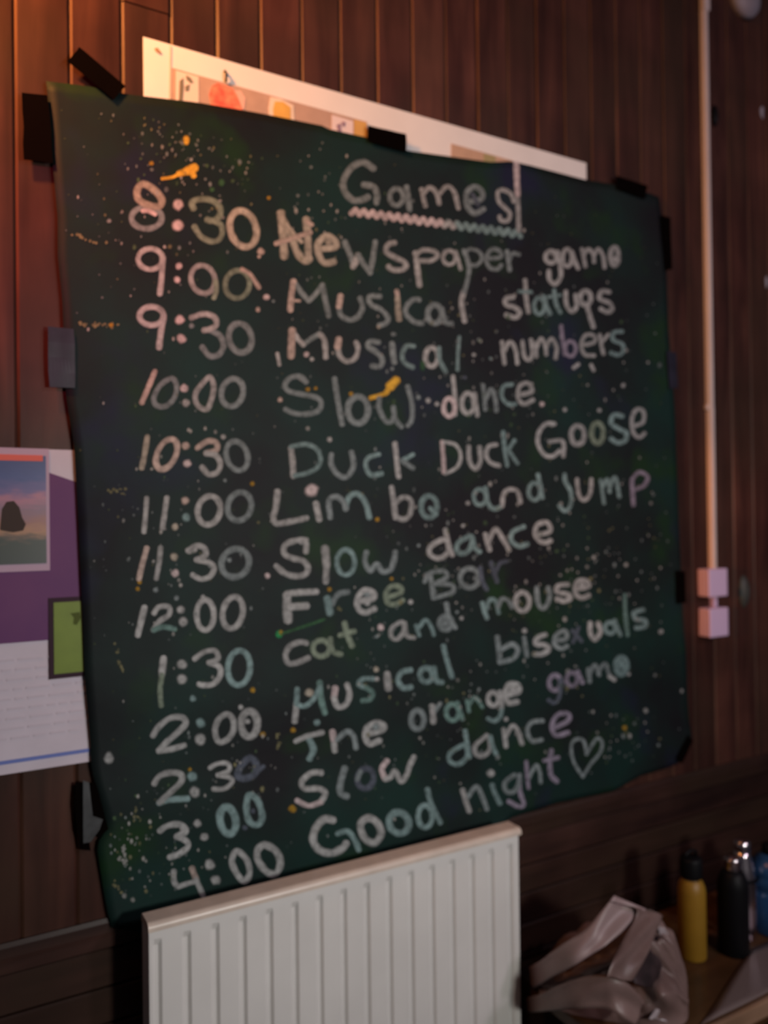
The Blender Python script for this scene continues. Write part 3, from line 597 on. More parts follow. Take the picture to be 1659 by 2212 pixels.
 ('K',50,'t',(170,200),(165,330)), ('K',54,'w',(165,330),(150,490)), ('K',46,'t',(165,335),(240,352),(320,285),(375,180)), ('K',52,'e',(372,140),(388,300),(420,415)), ('.','K',280,235,40,'y'), ('.','K',350,500,32,'t'),
 ('K',56,'b',(512,190),(500,280)), ('K',50,'w',(500,280),(535,360),(605,340),(640,250),(618,160)), ('K',44,'t',(850,108),(760,110),(722,160),(790,190)), ('K',46,'e',(790,190),(845,230),(825,290),(755,305)), ('K',62,'w',(978,65),(988,195)), ('.','K',880,25,28,'y'), ('.','K',885,112,24,'w'),
 ('K',50,'t',(1190,30),(1110,50),(1075,120),(1120,190),(1192,182)), ('o','K',50,'t',1272,12,1388,138,0), ('K',48,'t',(1400,10),(1420,125),(1472,140)), ('J',34,'t',(180,925),(210,1040),(240,1135)),
 ('J',36,'g',(542,865),(555,960),(562,1035)), ('J',34,'g',(562,955),(640,912),(682,950),(650,1008),(565,1035)), ('.','J',727,822,20,'w'), ('J',32,'g',(725,870),(732,930),(742,992)),
 ('J',34,'w',(868,848),(812,870),(802,908),(872,920),(890,950),(840,980),(792,978)), ('J',32,'g',(940,892),(1010,870),(1000,822),(942,850),(930,910),(970,942),(1012,925)), ('J',26,'d',(1050,820),(1112,892)), ('J',26,'d',(1092,800),(1052,900)),
 ('J',34,'w',(1170,770),(1172,840),(1200,880),(1237,830),(1225,770)), ('o','J',30,'t',1270,765,1338,840,0), ('J',28,'t',(1335,752),(1372,850)), ('J',28,'e',(1405,580),(1410,720),(1422,850)), ('J',32,'t',(1532,680),(1470,700),(1480,742),(1542,752),(1542,792),(1482,802)), ('.','J',1650,828,18,'w'),
]),
('chalked time 2:30', [
 ('D',52,'w',(300,800),(350,730),(450,700),(540,715),(542,780),(450,870),(345,965)), ('D',52,'t',(340,970),(450,940),(600,930)), ('.','D',640,735,46,'t'), ('.','D',662,870,50,'w'),
 ('D',40,'w',(800,660),(870,620),(960,620),(972,680),(870,722)), ('D',44,'w',(870,722),(970,740),(1002,780),(930,840),(830,845)), ('D',62,'d',(1165,570),(1080,640),(1050,730),(1100,752),(1190,722),(1222,640),(1165,570)), ('D',40,'d',(1220,700),(1280,645)),
]),
('chalked words The orange game', [
 ('K',46,'w',(160,670),(260,625),(400,590)), ('K',58,'t',(275,640),(320,740),(285,825)), ('K',58,'b',(490,585),(500,650)), ('K',52,'w',(502,660),(512,755)), ('K',48,'g',(530,655),(620,582),(680,625),(702,730)), ('K',58,'w',(800,605),(920,572),(950,532),(880,505),(802,550),(788,640),(830,692),(912,662)), ('.','K',880,540,34,'g'),
 ('o','K',50,'g',1190,390,1305,560,0), ('K',52,'w',(1378,352),(1390,495)), ('K',40,'g',(1400,400),(1452,332)),
 ('o','L',34,'e',208,268,298,385,0), ('L',32,'e',(290,258),(325,375)), ('L',30,'e',(360,245),(372,320)), ('L',30,'e',(372,275),(420,222),(470,290)), ('o','L',34,'w',512,185,588,280,0), ('L',32,'w',(600,180),(612,290)), ('L',32,'t',(612,290),(600,350),(560,388),(510,372)),
 ('L',40,'w',(640,205),(730,180),(722,130),(660,130),(635,200),(660,260),(722,252)), ('.','L',690,165,32,'w'),
 ('o','L',34,'p',947,60,1030,170,0), ('L',30,'d',(1030,90),(1025,200),(990,260),(945,240)), ('o','L',32,'p',1070,42,1148,138,0), ('L',30,'p',(1150,35),(1185,115)),
 ('J',32,'g',(1155,1080),(1165,1165)), ('J',28,'g',(1165,1110),(1200,1052),(1230,1120)), ('J',28,'g',(1230,1090),(1270,1042),(1300,1130)), ('o','J',40,'t',1342,1002,1415,1115,0), ('.','J',1380,1050,36,'t'), ('J',30,'w',(1300,1130),(1335,1152)), ('.','J',1430,1115,15,'w'),
]),
('chalked time 3:00', [
 ('D',54,'w',(350,1220),(420,1172),(530,1162),(582,1220),(500,1270)), ('D',54,'w',(500,1270),(590,1312),(600,1370),(520,1430),(440,1460)), ('.','D',685,1150,38,'w'), ('.','D',750,1275,40,'w'), ('o','D',66,'t',888,1005,1028,1245,-.12),
 ('D',58,'t',(1150,900),(1220,940),(1262,1060),(1250,1140),(1190,1165),(1135,1100),(1125,980),(1150,900)), ('.','D',1180,1040,26,'d'), ('.','D',1110,1190,26,'d'),
]),
('chalked words Slow dance beside 3:00', [
 ('K',52,'w',(390,950),(300,952),(212,1030),(240,1090),(360,1090),(422,1130),(380,1210)), ('K',46,'b',(380,1210),(270,1242),(165,1195)), ('K',58,'g',(600,910),(562,1030),(555,1130),(615,1158)), ('o','K',52,'d',712,912,858,1090,.1), ('K',40,'g',(740,940),(710,1010)),
 ('K',52,'b',(980,845),(932,920),(962,1005)), ('K',48,'w',(962,1008),(1010,990),(1050,935),(1105,1028),(1160,960),(1182,890),(1222,810)),
 ('L',36,'t',(330,560),(240,620),(240,680),(300,700),(362,640),(350,560)), ('L',34,'t',(345,460),(360,560),(378,650)), ('L',36,'w',(500,492),(420,560),(420,620),(470,640),(522,590),(520,505)), ('L',34,'t',(525,500),(540,570),(565,620)),
 ('L',36,'w',(620,450),(628,510),(635,570)), ('L',36,'w',(640,485),(690,422),(730,480),(750,550)), ('L',32,'g',(902,388),(822,400),(790,460),(822,530),(892,522)), ('L',34,'p',(980,440),(1080,390),(1090,342),(1020,340),(970,410),(990,490),(1082,472)), ('.','L',640,377,18,'w'),
]),
('chalked time 4:00', [
 ('D',50,'w',(480,1585),(482,1680),(520,1725)), ('D',46,'w',(520,1725),(590,1700),(665,1680)), ('D',54,'k',(642,1560),(680,1660)), ('D',48,'w',(680,1660),(742,1805)), ('.','D',800,1525,50,'w'), ('.','D',855,1665,45,'w'),
 ('D',56,'w',(1040,1402),(1130,1480),(1158,1600),(1110,1675),(1040,1600),(998,1490),(1040,1402)), ('D',62,'w',(1285,1345),(1390,1400),(1432,1510),(1390,1605),(1310,1588),(1235,1490),(1225,1400),(1285,1345)),
]),
('chalked words Good night with a small heart', [
 ('K',66,'w',(490,1372),(410,1362),(335,1440),(312,1550),(370,1640),(480,1668),(575,1625),(608,1580)), ('K',50,'t',(530,1492),(620,1472),(690,1560),(722,1640)), ('K',64,'w',(800,1352),(735,1410),(770,1530),(860,1575),(920,1490),(880,1390),(800,1352)), ('o','K',62,'t',990,1302,1168,1490,-.1),
 ('o','K',48,'t',1252,1240,1378,1438,0), ('K',48,'t',(1340,1100),(1372,1230),(1452,1395)),
 ('L',38,'w',(330,885),(350,960),(375,1035)), ('L',36,'g',(362,940),(430,862),(470,930),(502,1020)), ('.','L',532,765,32,'w'), ('L',36,'t',(542,850),(562,910),(597,980)), ('L',34,'g',(700,775),(635,830),(640,890),(690,900),(728,850),(735,775)), ('L',32,'p',(735,775),(742,900),(770,985),(730,1002),(660,965)),
 ('L',30,'p',(780,680),(790,780),(802,870)), ('L',28,'g',(802,800),(850,705),(880,760),(887,830)), ('L',36,'p',(960,600),(950,700),(962,780),(1005,822)), ('L',30,'p',(908,672),(1010,650)),
 ('L',24,'g',(1210,625),(1190,530),(1135,520),(1102,570),(1120,680),(1190,788)), ('L',24,'g',(1190,788),(1240,700),(1310,610),(1322,540),(1285,515),(1210,625)),
]),
]
stray = Ink()
def ext(e):
    if e[0] == '.': rx, ry, q = REG[e[1]]; return rx+(e[2]-e[4])/q, rx+(e[2]+e[4])/q
    if e[0] == 'o': rx, ry, q = REG[e[1]]; return rx+e[4]/q, rx+e[6]/q
    rx, ry, q = REG[e[0]]; xs_ = [p[0] for p in e[3:]]; return rx+min(xs_)/q, rx+max(xs_)/q
def put(ik, e):
    if e[0] == '.': rx, ry, q = REG[e[1]]; ik.dot(rx+e[2]/q, ry+e[3]/q, e[4]/q, INK[e[5]])
    elif e[0] == 'o': rx, ry, q = REG[e[1]]; ik.stroke([(rx+x/q, ry+y/q) for x, y in ell(*e[4:])], e[2]/q, INK[e[3]])
    else: rx, ry, q = REG[e[0]]; ik.stroke([(rx+x/q, ry+y/q) for x, y in e[3:]], e[1]/q, INK[e[2]])
for lab, ents in ROWS:
    words = lab.split(' beside')[0].replace('chalked words ', '').split() if lab.startswith('chalked words') else None
    solid = sorted([e for e in ents if e[0] != '.'], key=lambda e: ext(e)[0])
    if words is None: groups = [solid]
    else:
        gaps = []; hi = ext(solid[0])[1]
        for i in range(1, len(solid)): lo, h2 = ext(solid[i]); gaps.append((lo-hi, i)); hi = max(hi, h2)
        n_ = {'Limbo and jump': 2, 'Good night with a small heart': 2}.get(' '.join(words), len(words)-1)
        if 'heart' in lab: words = ['Good', 'night', 'heart']
        cuts = sorted(i for g_, i in sorted(gaps, reverse=True)[:n_]); groups = [solid[p:q] for p, q in zip([0]+cuts, cuts+[len(solid)])]
    inks = [(min(ext(e)[0] for e in g), max(ext(e)[1] for e in g), g, Ink()) for g in groups]
    if lab.startswith('the underlined'):
        n = 40
        for k in range(n):                      # zigzag underline
            x = 758+(1124-758)*k/n; x2 = 758+(1124-758)*(k+1)/n
            y = 457+(506-457)*k/n; y2 = 457+(506-457)*(k+1)/n; s_ = 5 if k % 2 else -5
            inks[0][3].stroke([(x, y-s_), (x2, y2+s_)], 12, INK['b' if x < 955 else ('t' if x > 985 else 'w')])
    for lo, hi, g, ik in inks:
        for e in g: put(ik, e)
    for e in ents:
        if e[0] == '.':
            lo_, hi_ = ext(e); best = [k for k in inks if k[0] <= (lo_+hi_)/2 <= k[1]+4]
            put(best[0][3] if best else stray, e)
    for i, (lo, hi, g, ik) in enumerate(inks):
        if words:
            where = lab.split(' beside ')[1] if ' beside ' in lab else None
            l_ = 'chalked '+('heart outline' if words[i] == 'heart' else 'word '+words[i])+(' in the row of '+where if where else ' in the line '+' '.join(words[:3]))
        else: l_ = lab
        ik.build('chalk_lettering', sheet, l_)
tag(stray.build('chalk_dots', sheet), kind='stuff')

# splashes that can be picked out
ik = Ink()
for w_, pts in ((7, [(350, 386), (372, 383), (388, 375)]), (13, [(386, 376), (403, 370), (412, 364)]), (17, [(404, 370), (421, 362)]), (13, [(412, 366), (418, 380)])): ik.stroke(pts, w_, INK['Y'])
ik.build('yellow_splash', sheet, 'forked yellow paint splash above the time 8:30')
ik = Ink(); ik.dot(402, 304, 9, INK['Y'], .9, .8, 1.2); ik.build('yellow_splash', sheet, 'small yellow drop near the top left corner')
ik = Ink()
for w_, pts in ((9, [(800, 860), (824, 853), (836, 848)]), (11, [(832, 850), (843, 836)]), (19, [(842, 835), (855, 822)])): ik.stroke(pts, w_, INK['Y'] if w_ > 8 else INK['O'])
ik.build('yellow_splash', sheet, 'yellow paint run crossing the word Slow beside 10:00')
ik = Ink()
for x, y, r in ((630, 1746, 10), (607, 1366, 6), (545, 1045, 6), (301, 1257, 6), (297, 1272, 6), (567, 1586, 7), (633, 1577, 7), (545, 1490, 7), (814, 1122, 6), (580, 428, 5), (327, 353, 6), (410, 1662, 5), (1348, 1572, 6), (1360, 1910, 4), (711, 1273, 6), (845, 1250, 5), (240, 703, 6), (665, 841, 6), (682, 839, 5), (758, 851, 6)):
    if x != 1360: ik.dot(x, y, r*.9, tuple(c*.55 for c in INK['Y']), .85)
tag(ik.build('yellow_drops', sheet), kind='stuff')
ik = Ink(); ik.dot(603, 1370, 9, INK['G']); ik.stroke([(610, 1368), (660, 1352), (700, 1338)], 6, INK['h']); ik.dot(912, 790, 7, INK['h'], .8, .8, 1.7); ik.dot(478, 395, 8, INK['h']); ik.dot(458, 410, 6, INK['h'])
tag(ik.build('green_drops', sheet), kind='stuff')
ik = Ink(); ik.dot(235, 1638, 12, INK['w'], 1, .85, 1.15); ik.build('white_drop', sheet, 'largest white drop by the left edge of the sheet')
ik = Ink()
sw, so_, sg = (.36, .36, .34), (.20, .19, .10), (.19, .22, .22)
# streaks
for a, b, c, n in (((170, 700), (255, 705), so_, 26), ((155, 505), (215, 525), so_, 14), ((230, 1060), (275, 1062), so_, 12), ((285, 1740), (303, 1775), so_, 9), ((245, 1905), (272, 1935), so_, 8),
                   ((250, 1390), (262, 1450), so_, 14), ((265, 1830), (270, 1870), sw, 14), ((255, 1850), (275, 1875), sw, 8), ((630, 250+210), (700, 300), sg, 6), ((600, 1580), (603, 1625), so_, 8)):
    for k in range(n):
        t = random.random(); ik.dot(a[0]+(b[0]-a[0])*t+random.gauss(0, 3), a[1]+(b[1]-a[1])*t+random.gauss(0, 3), random.uniform(1.8, 4.2), c, .8)
def inside(x, y): return (lambda l, r: l+12 < x < r-10)(100+(y-175)*.075, 1428+(y-425)*.052) and y > 215+(x-100)*.185 and y < 1960-(x-260)*.27
clusters = [(385, 270, 60, 34), (350, 330, 90, 34), (540, 300, 80, 16), (480, 400, 60, 14), (260, 1850, 60, 24), (300, 1780, 60, 16), (1330, 1230, 90, 46), (1350, 1600, 40, 18), (1100, 1190, 130, 36), (1050, 760, 140, 26), (820, 1380, 60, 14),
            (540, 1660, 40, 14), (680, 480, 50, 12), (980, 1190, 60, 20), (1000, 1520, 50, 14), (400, 1880, 60, 16), (960, 700, 60, 12), (1250, 850, 100, 12), (650, 1000, 250, 22), (350, 1200, 120, 22), (880, 1600, 120, 18), (280, 560, 120, 16), (760, 340, 200, 16), (1180, 1450, 100, 18)]
for cx, cy, s, n in clusters:
    for k in range(n*2):
        x, y = random.gauss(cx, s*.8), random.gauss(cy, s*.8)
        if not inside(x, y): continue
        r = random.uniform(1.4, 3.0) if random.random() < .8 else random.uniform(3, 5.5)
        c = random.choice([sw, sg, sg, sw, so_, (.07, .12, .06)]); ik.dot(x, y, r, c, random.uniform(.5, .95), random.uniform(.7, 1.1), random.uniform(.9, 1.4))
for k in range(150):
    x, y = random.uniform(110, 1480), random.uniform(200, 1950)
    if inside(x, y): ik.dot(x, y, random.uniform(2.4, 4.6), random.choice([sw, sg, sw]), random.uniform(.5, .9), .8, 1.2)
for k in range(520):
    x, y = random.uniform(110, 1480), random.uniform(200, 1950)
    if inside(x, y): ik.dot(x, y, random.uniform(1.2, 2.6), random.choice([sg, sg, (.08, .10, .10), (.09, .12, .05), (.11, .10, .05)]), random.uniform(.4, .85))
tag(ik.build('paint_splatter', sheet, kind='stuff'), 'fine white and ochre specks across the sheet')

# ------------------------------------------------------------ tape strips
TG = 'dark tape strips holding the green sheet'
def tape(pts, m, lab, off=.014, curl=.0):
    c = P(sum(p[0] for p in pts)/len(pts), sum(p[1] for p in pts)/len(pts), off)
    bm = bmesh.new(); n = 8
    q = [P(px, py, off) for px, py in pts]
    # q: four corners in order; sheet of tape subdivided along its length, pressed unevenly on what it holds
    vs_ = []
    for i in range(n+1):
        t = i/n; a = q[0].lerp(q[1], t); b = q[3].lerp(q[2], t); row = []
        for j in range(5):
            s = j/4; p = a.lerp(b, s); row.append(bm.verts.new((p.x-c.x+(random.uniform(-.0012, .0012) if i in (0, n) else 0), -off-c.y-.0012*noise.noise(Vector((p.x*30, p.z*30, 2))), p.z-c.z)))
        vs_.append(row)
    for i in range(n):
        for j in range(4): bm.faces.new((vs_[i][j], vs_[i+1][j], vs_[i+1][j+1], vs_[i][j+1]))
    o = obj('tape_strip', bm, m); o.location = c
    md = o.modifiers.new('thick', 'SOLIDIFY'); md.thickness = .0006
    return tag(o, lab, 'tape', TG)
tape([(172, 102), (271, 186), (246, 216), (145, 132)], M_TAPE, 'black tape strip slanting across the top left corner of the green sheet', .016)
tape([(48, 200), (103, 206), (115, 353), (52, 345)], M_TAPE, 'large black tape rectangle on the left edge just below the top left corner', .0155)
tb = tape([(104, 705), (160, 711), (162, 838), (106, 836)], M_TAPEBLUE, 'blue-black shiny tape strip halfway up the left edge of the sheet, above the poster', .0155)
flat_t = [(146, 711), (160, 712), (162, 838), (138, 838)]
tape([(795, 271), (877, 290), (878, 329), (794, 306)], M_TAPE, 'black tape strip on the top edge of the sheet over the white chart', .016)
tape([(1330, 379), (1398, 401), (1394, 430), (1334, 408)], M_TAPE, 'small black tape strip at the top right corner of the sheet', .016)
tape([(1428, 465), (1448, 470), (1452, 582), (1438, 584)], M_TAPE, 'narrow black tape strip on the right edge beside the word game', .0155)
tape([(1440, 758), (1460, 762), (1464, 838), (1446, 840)], M_TAPEBLUE, 'narrow dark tape strip on the right edge beside the row of 10:00', .0155)
tape([(1460, 1232), (1480, 1234), (1482, 1302), (1463, 1304)], M_TAPE, 'narrow black tape strip on the right edge level with the switch boxes', .0155)
tape([(1486, 1588), (1497, 1600), (1474, 1650), (1460, 1640)], M_TAPE, 'short black tape strip on the bottom right corner of the sheet', .0155)
# torn tape at lower left
c = P(200, 1765, .015)
tt = tag(empty('peeled_tape', c), 'torn grey and black tape peeling off the left edge under the poster', 'tape')
def crum(name, pts, m, off, w):
    bm = bmesh.new(); n = len(pts)
    f = [bm.verts.new((lambda q: (q.x, -off-w*random.random(), q.z))(P(px, py, off))) for px, py in pts]
    g = [bm.verts.new((v.co.x, v.co.y+.0012, v.co.z)) for v in f]
    h = n//2
    for a in (f, g):
        for i in range(h-1 if n % 2 == 0 else h): bm.faces.new((a[i], a[i+1], a[n-2-i], a[n-1-i])) if n-2-i > i+1 else None
    for i in range(n): j = (i+1) % n; bm.faces.new((f[i], g[i], g[j], f[j]))
    return obj(name, bm, m, tt, world=True)
crum('black_strip', [(163, 1690), (160, 1735), (165, 1790), (176, 1834), (196, 1838), (190, 1800), (184, 1750), (184, 1690)], M_TAPE, .0135, .002)
crum('black_strip', [(192, 1690), (190, 1740), (200, 1800), (212, 1812), (234, 1790), (228, 1770), (214, 1715), (206, 1690)], M_TAPE, .0150, .002)
crum('grey_strip', [(179, 1685), (179, 1740), (180, 1822), (196, 1818), (215, 1790), (222, 1770), (200, 1762), (192, 1690)], M_TAPEGREY, .0165, .003)

# ------------------------------------------------------------ radiator
RX0, RX1 = P(309, 2100, .066).x, P(1122, 2000, .108).x
RZ1 = .792; RZ0 = .20; RY = -.108
rad = tag(empty('radiator', ((RX0+RX1)/2, -.08, RZ0)), 'white ribbed panel radiator on the wall under the green sheet', 'radiator')
PITCHR = .0490
def prof_x():
    xs = [(RX0, 0.0)]; x = RX0+.013
    while x < RX1-.012:
        xs += [(x-.0085, 0.0), (x-.0035, .0055), (x+.0035, .0055), (x+.0085, 0.0)]; x += PITCHR
    return xs+[(RX1, 0.0)]
xs = prof_x(); lev = [(RZ0, 0), (RZ0+.022, 0), (RZ0+.034, 1), (RZ1-.040, 1), (RZ1-.028, 0), (RZ1-.012, 0)]
bm = bmesh.new(); rows = [[bm.verts.new((x, RY+d*k, z)) for x, d in xs] for z, k in lev]
for a, b in zip(rows, rows[1:]):
    for i in range(len(xs)-1): bm.faces.new((a[i], a[i+1], b[i+1], b[i]))
o = obj('front_panel', bm, M_RAD, rad, world='keep'); 
md = o.modifiers.new('thick', 'SOLIDIFY'); md.thickness = .0014; md.offset = 0
bv = o.modifiers.new('round', 'BEVEL'); bv.width = .0018; bv.segments = 2; bv.limit_method = 'ANGLE'; bv.angle_limit = .35
# fold: the front seam joins the cap
def cap_profile(yf, yb, z0, z1, r):
    pts = [(yb, z0), (yb, z1-r*.5), (yb+(-1)*r*.5, z1)]
    n = 6
    for k in range(n+1):
        a = math.pi/2*k/n; pts.append((yf+r-r*math.sin(a), z1-r+r*math.cos(a)))
    pts.append((yf, z0)); return pts
bm = bmesh.new(); pr = cap_profile(RY-.004, -.062, RZ1-.014, RZ1, .010)
A = [bm.verts.new((RX0-.001, y, z)) for y, z in pr]; B = [bm.verts.new((RX1+.006, y, z)) for y, z in pr]
for i in range(len(pr)): j = (i+1) % len(pr); bm.faces.new((A[i], A[j], B[j], B[i]))
bm.faces.new(A); bm.faces.new(B[::-1])
tag(obj('top_cap', bm, M_RADCAP, rad, world=True), 'cream rounded top cap')
for x0, x1 in ((RX0, RX0+.0018), (RX1-.0018, RX1)):
    bm = bmesh.new(); box(bm, x0, x1, RY+.001, -.062, RZ0+.01, RZ1-.016, .0005, 1); obj('side_panel', bm, M_RAD, rad, world=True)
bm = bmesh.new(); box(bm, RX0+.01, RX1-.01, -.066, -.063, RZ0+.005, RZ1-.016); obj('back_panel', bm, M_RAD, rad, world=True)
for x in (RX0+.12, RX1-.12):
    bm = bmesh.new(); box(bm, x-.02, x+.02, -.063, -.006, RZ0+.08, RZ1-.12, .002, 1); obj('wall_bracket', bm, M_RAD, rad, world=True)
for x, s in ((RX0, -1), (RX1, 1)):
    bm = bmesh.new(); tube(bm, [(x-s*.012, -.085, RZ0+.03), (x+s*.035, -.085, RZ0+.03)], .009); tube(bm, [(x+s*.03, -.085, RZ0+.04), (x+s*.03, -.085, 0)], .0075)
    obj('supply_pipe', bm, M_PVC, rad, world=True)

# ------------------------------------------------------------ conduit and switch boxes
qa = P(1519, 0, .012); qb = P(1543, 1228, .012); cxx = qb.x
cond = tag(empty('cable_conduit', (cxx, -.01, qb.z)), 'thin white cable conduit running up the plank wall to the top switch box', 'conduit')
def trunk(bm, x, z0, z1, w=.0185, d=.016):
    pts = [(-w/2, 0), (-w/2, -d*.6), (-w/2+.004, -d), (w/2-.004, -d), (w/2, -d*.6), (w/2, 0)]
    A = [bm.verts.new((x+a, b, z0)) for a, b in pts]; B = [bm.verts.new((x+a, b, z1)) for a, b in pts]
    for i in range(6): j = (i+1) % 6; bm.faces.new((A[i], A[j], B[j], B[i]))
    bm.faces.new(A); bm.faces.new(B)
bm = bmesh.new(); zj2 = P(1530, 880, .01).z; trunk(bm, cxx, qb.z-.002, zj2); obj('conduit_length', bm, M_PVC, cond, world=True)
bm = bmesh.new(); trunk(bm, cxx-.001, zj2, TOPZ-.3); obj('conduit_length', bm, M_PVC, cond, world=True)
bm = bmesh.new(); box(bm, cxx-.016, cxx-.008, -.010, 0, zj2-.006, zj2+.008, .002, 2); obj('clip', bm, M_PVC, cond, world=True)
zt = P(1519, 12, .012).z
bm = bmesh.new(); box(bm, cxx-.0125, cxx+.0125, -.019, 0, zt-.012, zt+.03, .004, 2); obj('joint_sleeve', bm, M_PVC, cond, world=True)
def sw_box(pyt, pyb, pxl, lab):
    d = .038; zt_ = P(1551, pyt, d).z; zb_ = P(1551, pyb, d).z; x0 = P(pxl+24, (pyt+pyb)/2, d).x; x1 = P(pxl+64, (pyt+pyb)/2, d).x
    t = tag(empty('switch_box', ((x0+x1)/2, 0, zb_)), lab, 'switch', 'white surface boxes on the cable conduit')
    bm = bmesh.new(); box(bm, x0, x1, -.030, 0, zb_, zt_, .004, 3); obj('back_box', bm, M_SWITCH, t, world=True, smooth=False)
    bm = bmesh.new(); box(bm, x0-.0005, x1+.0005, -d, -.0302, zb_-.0005, zt_+.0005, .0035, 3); obj('cover_plate', bm, M_SWITCH, t, world=True)
    return zt_, zb_
_, zl = sw_box(1229, 1289, 1508, 'upper of the two white square boxes at the foot of the conduit')
zh, _ = sw_box(1314, 1376, 1510, 'lower of the two white square boxes at the foot of the conduit')
bm = bmesh.new(); box(bm, cxx-.0075, cxx+.0075, -.016, 0, zh-.001, zl+.001, .002, 1)
tag(obj('conduit_link', bm, M_SWITCH), 'short white conduit piece joining the two square boxes', 'conduit')
# oval plaque right of the boxes and dark oval higher up
q = P(1612, 1278, .01)
bm = lathe([(0, .014), (.008, .0135), (.016, .010), (.021, .003), (.022, 0), (0, 0)], 28)
for v in bm.verts: v.co = Vector((v.co.x, -v.co.z, v.co.y*2.1))
o = obj('oval_hook_plate', bm, M_PLAQUE, smooth=True); o.location = (q.x, 0, q.z); tag(o, 'grey-green oval metal plate on the planks right of the switch boxes', 'plate')
q = P(1542, 245, .01)
bm = lathe([(0, .012), (.006, .011), (.010, .006), (.011, 0), (0, 0)], 20)  # dark oval standing for a conduit clip and its shadow
for v in bm.verts: v.co = Vector((v.co.x, -v.co.z, v.co.y*2.8))
o = obj('clip_shadow', bm, M_BLACK, smooth=True); o.location = (q.x+.012, 0, q.z); tag(o, 'small dark oval for a clip and its shadow beside the upper part of the conduit', 'clip shadow')
q = P(1625, -8, .03)
bm = lathe([(0, .03), (.03, .028), (.055, .018), (.062, 0), (0, 0)], 32)  # low round grey dome set against the planks
for v in bm.verts: v.co = Vector((v.co.x, -v.co.z, v.co.y))
o = obj('round_grey_dome', bm, mat('grey_dome', (.30, .27, .29), .5), smooth=True); o.location = (q.x, 0, q.z+.01); tag(o, 'round grey dome cut by the top edge right of the conduit', 'dome')
for i, (px, py, w_, h_, t_) in enumerate(((1645, 243, 8, 16, 'upper pale spot on the planks near the right edge'), (1655, 610, 6, 16, 'lower pale spot on the planks near the right edge'))):
    q = P(px, py, .001); bm = bmesh.new(); vs_ = []  # small irregular pale spot, slightly raised
    for k in range(9):
        a = 2*math.pi*k/9; r = random.uniform(.7, 1.15); vs_.append(bm.verts.new((w_*.0012*math.cos(a)*r, 0, h_*.0012*math.sin(a)*r)))
    f = bm.faces.new(vs_); r = bmesh.ops.extrude_face_region(bm, geom=[f])
    for v in r['geom']:
        if isinstance(v, bmesh.types.BMVert): v.co.y -= .0008
    o = obj('pale_spot', bm, mat('spot_grey', (.35, .33, .36), .7)); o.location = (q.x, -.002, q.z); tag(o, t_, 'paint chip', 'pale spots on the planks')

# ------------------------------------------------------------ bench and the things on it
BZ = .45; BX0 = 1.115; BX1 = 3.4; BD = -.385
bench = tag(empty('bench', ((BX0+BX1)/2, -.2, 0)), 'varnished wooden bench along the wall to the right of the radiator', 'bench')
bm = bmesh.new(); box(bm, BX0, BX1, BD, -.018, BZ-.034, BZ, .010, 4); obj('seat_board', bm, M_BENCH, bench, world=True, smooth=False)
bm = bmesh.new(); box(bm, BX0-.001, BX1, BD-.013, BD+.001, BZ-.035, BZ+.001, .005, 3); tag(obj('front_edging', bm, wood('worn_edging', (.16, .09, .05), (.24, .14, .085), (.34, .22, .15), (.8, 8, 8), .3), bench, world=True), 'worn paler front edge')
bm = bmesh.new(); box(bm, BX0+.03, BX1-.03, BD+.05, BD+.072, BZ-.11, BZ-.036, .002, 1); obj('apron', bm, M_BENCH, bench, world=True)
for x in (BX0+.06, 2.2, BX1-.06):
    for y in (BD+.075, -.05):
        bm = bmesh.new(); box(bm, x-.022, x+.022, y, y+.022, 0, BZ-.036, .002, 1); obj('leg', bm, M_BENCH, bench, world=True)

def bottle_at(px, py):
    q = PZ(px, py, BZ); depth = (q-CAM).dot(fwd); return q, depth/F           # metres per photo pixel there
q, s = bottle_at(1496, 2066)
yb = tag(empty('water_bottle', q), 'yellow metal water bottle with a black cap on the bench', 'bottle', 'bottles on the bench')
r = 29*s; hb = 168*s
obj('body', lathe([(0, 0), (r*.93, 0), (r, .004), (r, hb*.84), (r*.97, hb*.90), (r*.86, hb*.95), (r*.74, hb*.985), (r*.66, hb), (0, hb)]), M_YEL, yb, smooth=True)
obj('neck_ring', lathe([(0, hb), (r*.62, hb), (r*.62, hb+.005), (0, hb+.005)]), M_STEEL, yb, smooth=False)
ht = 214*s
obj('cap', lathe([(0, hb+.005), (r*.78, hb+.005), (r*.80, hb+.010), (r*.80, ht-.006), (r*.74, ht), (0, ht)]), M_BLACK, yb, smooth=True)
bm = bmesh.new(); tube(bm, [(-r*.55, 0, ht-.002), (-r*.55, 0, ht+.010), (0, 0, ht+.016), (r*.55, 0, ht+.010), (r*.55, 0, ht-.002)], .0035)
obj('carry_loop', bm, M_BLACK, yb, smooth=True)
q, s = bottle_at(1585, 2056)
bb = tag(empty('water_bottle', q), 'matt black water bottle with a shiny steel lid, front of the steel bottle', 'bottle', 'bottles on the bench')
r = 32*s; hb = 178*s
obj('body', lathe([(0, 0), (r*.94, 0), (r, .004), (r, hb*.80), (r*.95, hb*.88), (r*.78, hb*.95), (r*.60, hb), (0, hb)]), M_BLACK, bb, smooth=True)
obj('lid', lathe([(0, hb), (r*.52, hb), (r*.55, hb+.004), (r*.50, hb+16*s), (r*.56, hb+18*s), (r*.56, hb+24*s), (r*.45, hb+27*s), (0, hb+28*s)]), M_STEEL, bb, smooth=True)
q, s = bottle_at(1606, 2020)
sb = tag(empty('steel_bottle', q), 'tall polished steel bottle with a tapering neck behind the black bottle', 'bottle', 'bottles on the bench')
r = 30*s; h_ = 205*s
